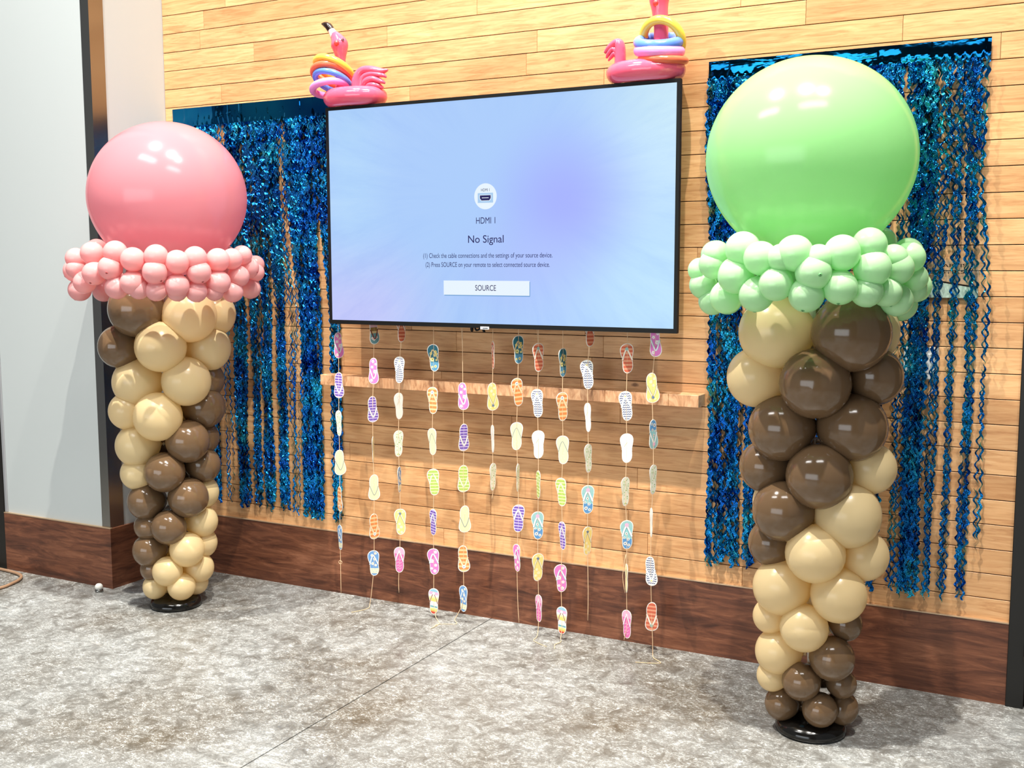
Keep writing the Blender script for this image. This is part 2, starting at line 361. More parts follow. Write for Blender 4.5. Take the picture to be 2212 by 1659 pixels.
def walnut_mat():
    m = mat('walnut_laminate', (120, 74, 52), 0.38, spec=0.4)
    t = NT(m)
    tc = t.n('ShaderNodeTexCoord')
    mp = t.n('ShaderNodeMapping'); mp.inputs['Scale'].default_value = (1.3, 1.3, 9.0); t.l(tc.outputs['Object'], mp.inputs[0])
    n0 = t.n('ShaderNodeTexNoise', ins={'Scale': 1.3, 'Detail': 3.0, 'Roughness': 0.5}); t.l(mp.outputs[0], n0.inputs['Vector'])
    n1 = t.n('ShaderNodeTexNoise', ins={'Scale': 3.0, 'Detail': 10.0, 'Roughness': 0.66, 'Distortion': 1.6}); t.l(mp.outputs[0], n1.inputs['Vector'])
    mpf = t.n('ShaderNodeMapping'); mpf.inputs['Scale'].default_value = (3.0, 3.0, 130.0); t.l(tc.outputs['Object'], mpf.inputs[0])
    n2 = t.n('ShaderNodeTexNoise', ins={'Scale': 2.0, 'Detail': 5.0, 'Roughness': 0.7, 'Distortion': 0.6}); t.l(mpf.outputs[0], n2.inputs['Vector'])
    s = t.math('ADD', t.math('MULTIPLY', n1.outputs[0], 0.62), t.math('MULTIPLY', n0.outputs[0], 0.38))
    c = t.ramp(s, [(0.33, lin((58, 32, 22))), (0.46, lin((98, 58, 41))), (0.55, lin((124, 77, 54))), (0.68, lin((156, 104, 77)))])
    f = t.ramp(n2.outputs[0], [(0.35, (0.80, 0.78, 0.77, 1)), (0.6, (1.08, 1.07, 1.06, 1))])
    t.l(t.mix('MULTIPLY', 0.9, c.outputs[0], f.outputs[0]), t.b.inputs['Base Color'])
    return m

def floor_mat():
    m = mat('polished_concrete', (150, 148, 142), 0.34, spec=0.4)
    t = NT(m)
    tc = t.n('ShaderNodeTexCoord')
    n1 = t.n('ShaderNodeTexNoise', ins={'Scale': 1.1, 'Detail': 8.0, 'Roughness': 0.62}); t.l(tc.outputs['Object'], n1.inputs['Vector'])
    n2 = t.n('ShaderNodeTexNoise', ins={'Scale': 15.0, 'Detail': 12.0, 'Roughness': 0.80, 'Distortion': 0.7}); t.l(tc.outputs['Object'], n2.inputs['Vector'])
    mp = t.n('ShaderNodeMapping'); mp.inputs['Scale'].default_value = (1.0, 1.9, 1.0); mp.inputs['Rotation'].default_value = (0, 0, 0.45); t.l(tc.outputs['Object'], mp.inputs[0])
    n3 = t.n('ShaderNodeTexNoise', ins={'Scale': 62.0, 'Detail': 7.0, 'Roughness': 0.78, 'Distortion': 1.6}); t.l(mp.outputs[0], n3.inputs['Vector'])
    big = t.ramp(n1.outputs[0], [(0.34, lin((92, 84, 72))), (0.5, lin((119, 119, 117))), (0.7, lin((146, 150, 152)))])
    mid = t.ramp(n2.outputs[0], [(0.34, (0.58, 0.56, 0.53, 1)), (0.5, (0.98, 0.98, 0.97, 1)), (0.66, (1.32, 1.32, 1.31, 1))])
    c = t.mix('MULTIPLY', 1.0, big.outputs[0], mid.outputs[0])
    fl = t.ramp(n3.outputs[0], [(0.50, (0, 0, 0, 1)), (0.60, (1, 1, 1, 1))])
    gate = t.ramp(n2.outputs[0], [(0.43, (0, 0, 0, 1)), (0.58, (1, 1, 1, 1))])
    c = t.mix('MIX', t.math('MULTIPLY', t.math('MULTIPLY', fl.outputs[0], gate.outputs[0]), 0.72), c, lin((230, 237, 240)))
    dk = t.ramp(n3.outputs[0], [(0.34, (1, 1, 1, 1)), (0.42, (0, 0, 0, 1))])
    c = t.mix('MIX', t.math('MULTIPLY', dk.outputs[0], 0.45), c, lin((70, 64, 55)))
    # thin scratches
    for rot, sc in ((0.5, 5.0), (-0.9, 4.0), (1.9, 6.0)):
        mw = t.n('ShaderNodeMapping'); mw.inputs['Rotation'].default_value = (0, 0, rot); mw.inputs['Scale'].default_value = (0.6, sc, 1); t.l(tc.outputs['Object'], mw.inputs[0])
        vs = t.n('ShaderNodeTexNoise', ins={'Scale': 3.0, 'Detail': 1.0, 'Distortion': 0.2}); t.l(mw.outputs[0], vs.inputs['Vector'])
        d = t.math('ABSOLUTE', t.math('SUBTRACT', vs.outputs[0], 0.5))
        sr = t.ramp(d, [(0.0, (1, 1, 1, 1)), (0.006, (0, 0, 0, 1))])
        gt = t.ramp(n1.outputs[0], [(0.52, (0, 0, 0, 1)), (0.60, (1, 1, 1, 1))])
        c = t.mix('MIX', t.math('MULTIPLY', t.math('MULTIPLY', sr.outputs[0], gt.outputs[0]), 0.30), c, lin((222, 222, 218)))
    t.l(c, t.b.inputs['Base Color'])
    rr = t.ramp(n2.outputs[0], [(0.3, (0.24, 0.24, 0.24, 1)), (0.7, (0.48, 0.48, 0.48, 1))]); t.l(rr.outputs[0], t.b.inputs['Roughness'])
    bp = t.n('ShaderNodeBump', ins={'Strength': 0.06, 'Distance': 0.003}); t.l(n2.outputs[0], bp.inputs['Height']); t.l(bp.outputs[0], t.b.inputs['Normal'])
    return m

def shelf_mat():
    m = mat('butcher_block', (196, 132, 84), 0.45)
    t = NT(m)
    tc = t.n('ShaderNodeTexCoord')
    mp = t.n('ShaderNodeMapping'); mp.inputs['Scale'].default_value = (14.0, 6.0, 4.5); t.l(tc.outputs['Object'], mp.inputs[0])
    n1 = t.n('ShaderNodeTexNoise', ins={'Scale': 1.6, 'Detail': 7.0, 'Roughness': 0.6, 'Distortion': 2.4}); t.l(mp.outputs[0], n1.inputs['Vector'])
    oi = t.n('ShaderNodeObjectInfo')
    c = t.ramp(n1.outputs[0], [(0.30, lin((150, 100, 66))), (0.46, lin((204, 152, 110))), (0.66, lin((228, 184, 142)))])
    tone = t.ramp(oi.outputs['Random'], [(0.0, (0.86, 0.84, 0.82, 1)), (1.0, (1.08, 1.08, 1.08, 1))])
    t.l(t.mix('MULTIPLY', 1.0, c.outputs[0], tone.outputs[0]), t.b.inputs['Base Color'])
    return m

M_PLANK = wood_plank_mat()
M_WALNUT = walnut_mat()
M_FLOOR = floor_mat()
M_SHELF = shelf_mat()
M_DARKGAP = mat('joint_dark', (44, 26, 16), 0.9)
def paint(name, col, rough=0.6):
    m = mat(name, col, rough, spec=0.3)
    t = NT(m); tc = t.n('ShaderNodeTexCoord')
    n = t.n('ShaderNodeTexNoise', ins={'Scale': 260.0, 'Detail': 3.0}); t.l(tc.outputs['Object'], n.inputs['Vector'])
    b = t.n('ShaderNodeBump', ins={'Strength': 0.08, 'Distance': 0.001}); t.l(n.outputs[0], b.inputs['Height']); t.l(b.outputs[0], t.b.inputs['Normal'])
    return m
M_WHITE = paint('white_wall_paint', (188, 195, 196))
M_CEIL = paint('ceiling_paint', (120, 118, 114), 0.8)
M_BLACKMETAL = mat('black_door_metal', (22, 20, 17), 0.4, spec=0.4)
M_GREYDOOR = mat('dark_door_leaf', (58, 54, 50), 0.45)
def steel_mat():
    m = mat('brushed_steel', (150, 148, 144), 0.24, metal=1.0)
    t = NT(m); tc = t.n('ShaderNodeTexCoord')
    mp = t.n('ShaderNodeMapping'); mp.inputs['Scale'].default_value = (900, 900, 4); t.l(tc.outputs['Object'], mp.inputs[0])
    n = t.n('ShaderNodeTexNoise', ins={'Scale': 1.0, 'Detail': 2.0}); t.l(mp.outputs[0], n.inputs['Vector'])
    b = t.n('ShaderNodeBump', ins={'Strength': 0.12, 'Distance': 0.0005}); t.l(n.outputs[0], b.inputs['Height']); t.l(b.outputs[0], t.b.inputs['Normal'])
    return m
M_STEEL = steel_mat()
M_TRIMLINE = mat('pale_metal_edge', (196, 170, 140), 0.35, metal=0.6)

# ------------------------------------------------------------------ the room
XC = -4.133          # corner of the wall bump-out
YB = -0.457          # its front face
XD = -0.177          # where the right door frame starts
BB = 0.298           # baseboard height
bm = bmesh.new()
box(bm, -2.270 + 0.0025, 4.0, -9.2, 0.3, -0.12, 0.0)
box(bm, -2.285, -2.255, -9.2, 0.3, -0.12, -0.006)
fl = struct(obj('floor', bm, [M_FLOOR]), 'grey polished concrete floor with mottled wear')
bm = bmesh.new(); box(bm, -7.5, -2.270 - 0.0025, -9.2, 0.3, -0.12, 0.0)
obj('floor_slab', bm, M_FLOOR, fl)

bm = bmesh.new(); box(bm, XC - 0.3, 4.0, 0.010, 0.22, 0.0, 8.6)
wb = struct(obj('wall_back', bm, M_DARKGAP), 'back wall clad in narrow honey maple planks')

Z0, PW = 1.5437, 0.0896
JOINTS = {13: [-3.861, -2.6, -1.6, -0.7], 12: [-3.888, -2.334, -0.95], 11: [-3.552, -2.792, -1.196], 10: [-3.195, -2.05, -0.952], 9: [-3.762, -2.1, -0.611], 8: [-2.676, -1.75, -0.291]}
XL, XR = XC + 0.001, XD
k = -14
while True:
    za = Z0 + k * PW; zb = za + PW
    if za > 3.6: break
    if za < BB - 0.05: za = BB - 0.04
    js = JOINTS.get(k)
    if js is None:
        js = []; x = XL + rnd.uniform(0.15, 1.1)
        while x < XR - 0.15:
            js.append(x); x += rnd.uniform(0.5, 1.45)
    xs = [XL] + sorted(js) + [XR]
    for a, b in zip(xs, xs[1:]):
        L = b - a; h = zb - za
        bm = bmesh.new()
        d = rnd.uniform(0, 0.0006)
        box(bm, -L / 2 + 0.0006, L / 2 - 0.0006, -0.006, 0.006, -h / 2 + 0.0016, h / 2 - 0.0016, 0.0008, 1)
        o = obj('plank', bm, M_PLANK, wb, loc=((a + b) / 2, 0.006 + d, (za + zb) / 2))
    k += 1

# wall bump-out at the left with its steel corner guard and walnut base
bm = bmesh.new(); box(bm, -4.888, XC, YB, 0.25, 0.0, 8.6); box(bm, -7.5, -5.9, YB, 0.25, 0, 8.6); box(bm, -5.9, -4.888, YB, .25, 2.5, 8.6)
wl = struct(obj('wall_left', bm, M_WHITE), 'white painted wall bump-out at the left')
bm = bmesh.new()
g = 0.052
box(bm, XC - g, XC + 0.003, YB - 0.003, YB, BB, 4.2)
box(bm, XC, XC + 0.003, YB, YB + g + 0.03, BB, 4.2)
struct(obj('trim_1', bm, M_STEEL), 'brushed steel corner guard on the white wall edge')
bm = bmesh.new(); box(bm, -4.888, XC + 0.012, YB - 0.012, YB, 0.0, BB)
b1 = struct(obj('baseboard_left', bm, M_WALNUT), 'tall walnut baseboard on the white bump-out front')
bm = bmesh.new(); box(bm, XC, XC + 0.012, YB, -0.0125, 0.0, BB)
struct(obj('baseboard_side', bm, M_WALNUT), 'tall walnut baseboard on the return of the bump-out')
bm = bmesh.new(); box(bm, XC + 0.0125, XD, -0.012, 0.009, 0.0, BB)
bb = struct(obj('baseboard_back', bm, M_WALNUT), 'tall walnut baseboard along the plank wall')
bm = bmesh.new(); box(bm, XC + 0.0125, XD, -0.0135, 0.0, BB, BB + 0.004)
obj('edge_strip', bm, M_TRIMLINE, bb)
bm = bmesh.new(); box(bm, -4.888, XC + 0.0135, YB - 0.0135, YB, BB, BB + 0.004)
obj('edge_strip', bm, M_TRIMLINE, b1)

# ceiling and the far side of the room (behind the camera)
bm = bmesh.new(); box(bm, -7.5, 4.0, -9.2, 0.25, 8.6, 8.7)
struct(obj('ceiling', bm, M_CEIL), 'high grey ceiling above the frame')
bm = bmesh.new(); box(bm, -7.5, 4.0, -9.3, -9.2, 0.0, 8.7)
struct(obj('wall_front', bm, mat('front_wall_paint', (96, 92, 88), 0.7)), 'darker wall on the far side of the room')

# right door (black frame, leaf, hinge)
dr = struct(thing('door_1', 'black metal door frame and door at the right edge of the plank wall', None))
bm = bmesh.new(); box(bm, XD, XD + 0.058, -0.022, 0.05, 0.0, 2.3, 0.002, 1); box(bm, XD, XD + 1.06, -0.022, 0.05, 2.24, 2.30)
box(bm, XD + 1.0, XD + 1.06, -0.022, 0.05, 0, 2.24)
obj('door_frame', bm, M_BLACKMETAL, dr)
bm = bmesh.new(); box(bm, XD + 0.062, XD + 0.998, -0.012, 0.035, 0.006, 2.235, 0.002, 1)
obj('door_leaf', bm, M_GREYDOOR, dr)
bm = bmesh.new()
for i in range(5):
    z = 0.175 + i * 0.023
    lathe(bm, [(0, z), (0.008, z), (0.009, z + 0.002), (0.009, z + 0.020), (0.008, z + 0.022), (0, z + 0.022)], 14, XD + 0.060, -0.027)
obj('hinge', bm, M_STEEL, dr, True)
# left door
dl = struct(thing('door_2', 'dark door frame at the left edge of the white wall', None))
bm = bmesh.new(); box(bm, -4.945, -4.8885, YB - 0.012, YB + 0.08, 0.0, 2.4); box(bm, -5.9, -4.945, YB - 0.012, YB + 0.08, 2.34, 2.4)
obj('door_frame', bm, M_BLACKMETAL, dl)
bm = bmesh.new(); box(bm, -5.89, -4.948, YB + 0.01, YB + 0.05, 0.006, 2.335, 0.002, 1)
obj('door_leaf', bm, M_GREYDOOR, dl)
bm = bmesh.new(); box(bm, -5.86, -4.958, YB + 0.007, YB + 0.0095, 0.19, 0.30, 0.001, 1)
obj('kick_plate', bm, M_STEEL, dl)
bm = bmesh.new(); box(bm, -4.8883, -4.868, YB - 0.006, YB, BB + 0.004, 2.5, 0.002, 1)
struct(obj('trim_2', bm, mat('light_grey_trim', (150, 152, 156), 0.5)), 'narrow grey trim beside the left door frame')

# ------------------------------------------------------------------ television
tv_x0, tv_x1, tv_z0, tv_z1, tv_y = -3.0125, -1.3715, 1.3045, 2.2585, -0.165
TV = thing('television', 'large black framed television on the wall showing a No Signal screen', 'television', ((tv_x0 + tv_x1) / 2, tv_y, tv_z0))
def tvobj(name, bm, m, parent=TV, smooth=False):
    o = obj(name, bm, m, None, smooth)
    o.parent = parent
    if parent is TV: o.matrix_parent_inverse = Matrix.Translation(-Vector(TV.location))
    return o
M_TVBLACK = mat('tv_black_plastic', (10, 11, 11), 0.5, spec=0.25)
bz = 0.014
bm = bmesh.new()
box(bm, tv_x0, tv_x0 + bz, tv_y, tv_y + 0.020, tv_z0, tv_z1)
box(bm, tv_x1 - bz, tv_x1, tv_y, tv_y + 0.020, tv_z0, tv_z1)
box(bm, tv_x0 + bz, tv_x1 - bz, tv_y, tv_y + 0.020, tv_z1 - bz, tv_z1)
box(bm, tv_x0 + bz, tv_x1 - bz, tv_y, tv_y + 0.020, tv_z0, tv_z0 + 0.018)
tvobj('bezel', bm, M_TVBLACK)
bm = bmesh.new()
box(bm, tv_x0 + 0.002, tv_x1 - 0.002, tv_y + 0.0202, tv_y + 0.028, tv_z0 + 0.002, tv_z1 - 0.002)
box(bm, tv_x0 + 0.25, tv_x1 - 0.25, tv_y + 0.028, tv_y + 0.075, tv_z0 + 0.12, tv_z1 - 0.25, 0.008, 2)
tvobj('back_housing', bm, M_TVBLACK)
bm = bmesh.new()
box(bm, -2.5, -1.88, -0.089, -0.004, 1.55, 1.62); box(bm, -2.5, -1.88, -0.089, -0.004, 1.85, 1.92)
tvobj('wall_mount', bm, M_BLACKMETAL)

def screen_mat():
    m = bpy.data.materials.new('tv_screen'); m.use_nodes = True
    t = NT(m)
    tc = t.n('ShaderNodeTexCoord')
    sp = t.n('ShaderNodeSeparateXYZ'); t.l(tc.outputs['Object'], sp.inputs[0])
    def blob(cx, cz, sx, sz):
        dx = t.math('DIVIDE', t.math('SUBTRACT', sp.outputs[0], cx), sx)
        dz = t.math('DIVIDE', t.math('SUBTRACT', sp.outputs[2], cz), sz)
        d = t.math('SQRT', t.math('ADD', t.math('MULTIPLY', dx, dx), t.math('MULTIPLY', dz, dz)))
        r = t.ramp(d, [(0.0, (1, 1, 1, 1)), (1.0, (0, 0, 0, 1))]); r.color_ramp.interpolation = 'EASE'
        return r.outputs[0]
    c = lin((172, 206, 253))
    c = t.mix('MIX', t.math('MULTIPLY', blob(-2.9, 1.36, 0.65, 0.42), 0.85), c, lin((200, 200, 252)))
    c = t.mix('MIX', t.math('MULTIPLY', blob(-1.36, 2.2, 0.55, 0.75), 0.9), c, lin((206, 238, 252)))
    c = t.mix('MIX', t.math('MULTIPLY', blob(-1.42, 1.45, 0.55, 0.55), 0.8), c, lin((190, 230, 253)))
    c = t.mix('MIX', t.math('MULTIPLY', blob(-2.9, 2.0, 0.30, 0.8), 0.5), c, lin((182, 222, 254)))
    c = t.mix('MIX', t.math('MULTIPLY', blob(-1.85, 1.82, 0.42, 0.42), 0.95), c, lin((160, 172, 254)))
    c = t.mix('MIX', t.math('MULTIPLY', blob(-2.05, 1.55, 0.45, 0.30), 0.5), c, lin((176, 190, 254)))
    ax = t.math('SUBTRACT', sp.outputs[0], -2.12); az = t.math('SUBTRACT', sp.outputs[2], 1.86)
    ang = t.math('ARCTAN2', az, ax)
    rad = t.math('SQRT', t.math('ADD', t.math('MULTIPLY', ax, ax), t.math('MULTIPLY', az, az)))
    cb = t.n('ShaderNodeCombineXYZ'); t.l(ang, cb.inputs[0]); t.l(t.math('MULTIPLY', rad, 0.25), cb.inputs[1])
    ns = t.n('ShaderNodeTexNoise', ins={'Scale': 6.0, 'Detail': 6.0, 'Roughness': 0.7}); t.l(cb.outputs[0], ns.inputs['Vector'])
    rs = t.ramp(ns.outputs[0], [(0.36, (0.90, 0.92, 0.98, 1)), (0.5, (1, 1, 1, 1)), (0.68, (1.10, 1.06, 1.0, 1))])
    fr = t.ramp(rad, [(0.25, (0, 0, 0, 1)), (0.75, (1, 1, 1, 1))])
    c = t.mix('MULTIPLY', t.math('MULTIPLY', fr.outputs[0], 0.85), c, rs.outputs[0])
    t.b.inputs['Base Color'].default_value = (0.01, 0.01, 0.012, 1)
    t.b.inputs['Roughness'].default_value = 0.16
    t.b.inputs['Specular IOR Level'].default_value = 0.15
    t.l(c, t.b.inputs['Emission Color']); t.b.inputs['Emission Strength'].default_value = 0.97
    return m
bm = bmesh.new(); box(bm, tv_x0 + bz, tv_x1 - bz, tv_y + 0.003, tv_y + 0.019, tv_z0 + 0.018, tv_z1 - bz)
SCREEN = tvobj('screen', bm, screen_mat())
SCREEN['label'] = 'lit pale blue screen with No Signal message'
M_NAVY = mat('screen_navy', (6, 6, 12), 0.5, spec=0.1, emit=(38, 34, 92), estr=1.0)
M_SWHITE = mat('screen_white', (6, 6, 6), 0.5, spec=0.1, emit=(232, 244, 254), estr=1.0)
M_SBLUE = mat('screen_light_blue', (6, 6, 6), 0.5, spec=0.1, emit=(170, 205, 240), estr=1.0)
def text(name, body, cx, cz, width, y, m, parent, label=None, bold=0.0, height=None, inv=None):
    cu = bpy.data.curves.new(name, 'FONT')
    cu.body = body; cu.align_x = 'CENTER'; cu.size = 0.05; cu.offset = bold
    ob = bpy.data.objects.new(name, cu); C.objects.link(ob)
    bpy.context.view_layer.update()
    me = bpy.data.meshes.new_from_object(ob.evaluated_get(bpy.context.evaluated_depsgraph_get()))
    bpy.data.objects.remove(ob)
    xs = [v.co.x for v in me.vertices]; ys = [v.co.y for v in me.vertices]
    sx = width / (max(xs) - min(xs)); sy = height / (max(ys) - min(ys)) if height else sx
    mx = (max(xs) + min(xs)) / 2; my = (max(ys) + min(ys)) / 2
    for v in me.vertices:
        v.co = Vector((cx + (v.co.x - mx) * sx, y, cz + (v.co.y - my) * sy))
    me.materials.clear()
    o = link_obj(name, me, m, parent)
    if inv is not None: o.matrix_parent_inverse = inv
    if label: o['label'] = label
    return o
TVI = Matrix.Translation(-Vector(TV.location))
YT = tv_y + 0.0022
text('screen_text', 'HDMI 1', -2.206, 1.750, 0.0905, YT, M_NAVY, SCREEN, 'text reading HDMI 1', 0.0, 0.0255)
text('screen_text', 'No Signal', -2.206, 1.669, 0.168, YT, M_NAVY, SCREEN, 'large text reading No Signal', 0.00012, 0.0410)
text('screen_text', '(1) Check the cable connections and the settings of your source device.', -2.206, 1.6035, 0.612, YT, M_NAVY, SCREEN, 'first line of instructions', 0.0, 0.0268)
text('screen_text', '(2) Press SOURCE on your remote to select connected source device.', -2.206, 1.5655, 0.588, YT, M_NAVY, SCREEN, 'second line of instructions', 0.0, 0.0268)
bm = bmesh.new(); box(bm, -2.411, -2.0035, tv_y + 0.0022, tv_y + 0.003, 1.4415, 1.5015)
tvobj('screen_button', bm, M_SWHITE, SCREEN)['label'] = 'white on-screen button'
bm = bmesh.new(); box(bm, -2.408, -2.0005, tv_y + 0.00265, tv_y + 0.0031, 1.4375, 1.4975)
tvobj('button_shadow', bm, mat('screen_blue_shade', (6, 6, 6), 0.5, spec=0.1, emit=(120, 165, 215)), SCREEN)
text('screen_text', 'SOURCE', -2.2075, 1.4717, 0.099, tv_y + 0.0016, M_NAVY, SCREEN, 'text reading SOURCE', 0.00012, 0.0235)
bm = bmesh.new()
bmesh.ops.create_circle(bm, cap_ends=True, segments=48, radius=0.053, matrix=Matrix.Translation((-2.2065, tv_y + 0.0022, 1.8483)) @ Matrix.Rotation(PI / 2, 4, 'X'))
tvobj('input_icon', bm, M_SWHITE, SCREEN)['label'] = 'white round input icon'
bm = bmesh.new(); box(bm, -2.2425, -2.1705, tv_y + 0.0016, tv_y + 0.0021, 1.822, 1.862)
tvobj('icon_panel', bm, M_SBLUE, SCREEN)
def poly(bm, pts, y):
    bm.faces.new([bm.verts.new((p[0], y, p[1])) for p in pts])
def port(cx, cz, w, h):
    return [(cx - w, cz + h), (cx + w, cz + h), (cx + w, cz - h * 0.15), (cx + w * 0.72, cz - h), (cx - w * 0.72, cz - h), (cx - w, cz - h * 0.15)]
bm = bmesh.new(); poly(bm, port(-2.2065, 1.842, 0.028, 0.0125), tv_y + 0.0014); tvobj('port_outline', bm, M_SWHITE, SCREEN)
bm = bmesh.new(); poly(bm, port(-2.2065, 1.842, 0.0255, 0.0105), tv_y + 0.0010); tvobj('port_icon', bm, M_NAVY, SCREEN)
bm = bmesh.new(); poly(bm, [(-2.2225, 1.8435), (-2.1905, 1.8435), (-2.1905, 1.841), (-2.2225, 1.841)], tv_y + 0.0006); tvobj('port_tongue', bm, M_SWHITE, SCREEN)
text('screen_text', 'HDMI 1', -2.2065, 1.8745, 0.040, tv_y + 0.0016, M_NAVY, SCREEN, 'small icon text reading HDMI 1', 0.0, 0.0115)
bm = bmesh.new(); box(bm, -2.231, -2.189, tv_y - 0.004, tv_y - 0.0005, tv_z0 - 0.006, tv_z0 + 0.006, 0.001, 1)
tvobj('badge', bm, mat('badge_silver', (226, 226, 228), 0.3, metal=0.3))['label'] = 'small pale badge under the screen'
bm = bmesh.new(); box(bm, -2.219, -2.195, tv_y - 0.0045, tv_y - 0.004, tv_z0 - 0.0015, tv_z0 + 0.001)
tvobj('badge_line', bm, M_TVBLACK)
bm = bmesh.new()
sweep(bm, [(-2.300, -0.10, 1.40), (-2.302, -0.115, 1.32), (-2.300, -0.118, 1.288), (-2.296, -0.118, 1.32), (-2.29, -0.11, 1.38)], [0.006] * 5, 8)
sweep(bm, [(-2.286, -0.12, 1.36), (-2.280, -0.125, 1.300), (-2.266, -0.125, 1.293), (-2.252, -0.125, 1.31), (-2.248, -0.12, 1.36)], [0.004] * 5, 8)
sweep(bm, [(-2.252, -0.11, 1.36), (-2.245, -0.118, 1.30), (-2.238, -0.118, 1.284)], [0.0055] * 3, 8)
tvobj('cable', bm, M_TVBLACK, TV, True)['label'] = 'black cable loop below the screen'

# ------------------------------------------------------------------ wall shelf (butcher block staves)
sx0, sx1, sz1, sz0, sy0, sy1 = -3.126, -1.302, 1.062, 1.014, -0.096, -0.014
SH = thing('wall_shelf', 'long narrow butcher block wall shelf beneath the television', 'shelf', ((sx0 + sx1) / 2, 0, sz0))
x = sx0
for w in (0.33, 0.42, 0.38, 0.30, 0.27, 1.0):
    x1 = min(x + w, sx1)
    bm = bmesh.new(); box(bm, x + 0.0006, x1 - 0.0006, sy0, sy1, sz0, sz1, 0.0015, 1)
    o = obj('stave', bm, M_SHELF); o.parent = SH; o.matrix_parent_inverse = Matrix.Translation(-Vector(SH.location))
    x = x1
    if x >= sx1: break
for xb in (-2.75, -2.2, -1.65):
    bm = bmesh.new(); box(bm, xb - 0.02, xb + 0.02, sy1, 0.0, sz0 + 0.004, sz1 - 0.004)
    o = obj('bracket', bm, M_BLACKMETAL); o.parent = SH; o.matrix_parent_inverse = Matrix.Translation(-Vector(SH.location))

# ------------------------------------------------------------------ balloon columns
def latex(name, col, rough=0.16, thin=0.0, glow=None):
    m = mat(name, col, rough)
    if thin:      # thin stretched latex lets light through from the far side
        t = NT(m)
        tr = t.n('ShaderNodeBsdfTranslucent'); tr.inputs[0].default_value = lin(glow or col)
        mx = t.n('ShaderNodeMixShader'); mx.inputs[0].default_value = thin
        out = t.t.nodes['Material Output']
        t.l(t.b.outputs[0], mx.inputs[1]); t.l(tr.outputs[0], mx.inputs[2]); t.l(mx.outputs[0], out.inputs[0])
    return m
M_BROWN = latex('brown_latex', (112, 88, 64), 0.14)
M_CREAM = latex('cream_latex', (252, 230, 180), 0.24, 0.38, (254, 232, 178))
M_PINK = latex('pink_latex', (222, 152, 162), 0.17, 0.42, (247, 184, 194))
M_PINKS = latex('pale_pink_latex', (250, 190, 190), 0.2, 0.35, (250, 184, 184))
M_PINKT = mat('pink_latex_tip', (206, 104, 104), 0.3)
M_GREEN = latex('mint_latex', (164, 216, 154), 0.17, 0.42, (196, 248, 188))
M_GREENS = latex('pale_mint_latex', (206, 246, 198), 0.2, 0.35, (196, 250, 192))
M_GREENT = mat('mint_latex_tip', (112, 184, 116), 0.3)

def balloon_mesh(name, nu, nv, pear, mats, tip=False):
    vs = []; fs = []; mi = []
    for j in range(nv + 1):
        th = PI * j / nv
        c, s = math.cos(th), math.sin(th)
        d = max(0.0, -c)
        z = c * (1 + pear * d * d); r = s * (1 - pear * 0.75 * d * d)
        for i in range(nu):
            a = 2 * PI * i / nu
            vs.append((r * math.cos(a), r * math.sin(a), z))
    for j in range(nv):
        for i in range(nu):
            fs.append((j * nu + i, (j + 1) * nu + i, (j + 1) * nu + (i + 1) % nu, j * nu + (i + 1) % nu)); mi.append(0)
    # neck and knot at the inner end
    b0 = len(vs); zb = -(1 + pear)
    for rr, zz in ((0.10, zb + 0.02), (0.05, zb - 0.06), (0.10, zb - 0.10), (0.05, zb - 0.15)):
        for i in range(8):
            a = 2 * PI * i / 8; vs.append((rr * math.cos(a), rr * math.sin(a), zz))
    for j in range(3):
        for i in range(8):
            fs.append((b0 + j * 8 + i, b0 + (j + 1) * 8 + i, b0 + (j + 1) * 8 + (i + 1) % 8, b0 + j * 8 + (i + 1) % 8)); mi.append(0)
    if tip:   # thicker latex nipple at the outer pole
        b0 = len(vs)
        for rr, zz in ((0.115, 0.985), (0.10, 1.010), (0.05, 1.022)):
            for i in range(10):
                a = 2 * PI * i / 10; vs.append((rr * math.cos(a), rr * math.sin(a), zz))
        for j in range(2):
            for i in range(10):
                fs.append((b0 + j * 10 + i, b0 + (j + 1) * 10 + i, b0 + (j + 1) * 10 + (i + 1) % 10, b0 + j * 10 + (i + 1) % 10)); mi.append(1)
        fs.append(tuple(b0 + 20 + i for i in range(10))); mi.append(1)
    me = bpy.data.meshes.new(name); me.from_pydata(vs, [], fs)
    for m in mats: me.materials.append(m)
    for p, i in zip(me.polygons, mi): p.use_smooth = True; p.material_index = i
    me.update()
    return me

ME_B = balloon_mesh('brown_balloon', 32, 20, 0.10, [M_BROWN])
ME_C = balloon_mesh('cream_balloon', 32, 20, 0.10, [M_CREAM])
def place_balloon(name, me, root, p, r, axis, squash=0.97, label=None):
    o = bpy.data.objects.new(name, me); C.objects.link(o); o.parent = root
    o.location = Vector(p) - Vector(root.location)
    o.rotation_mode = 'QUATERNION'
    o.rotation_quaternion = Vector(axis).normalized().to_track_quat('Z', 'Y')
    o.scale = (r, r, r * squash)
    if label: o['label'] = label
    return o

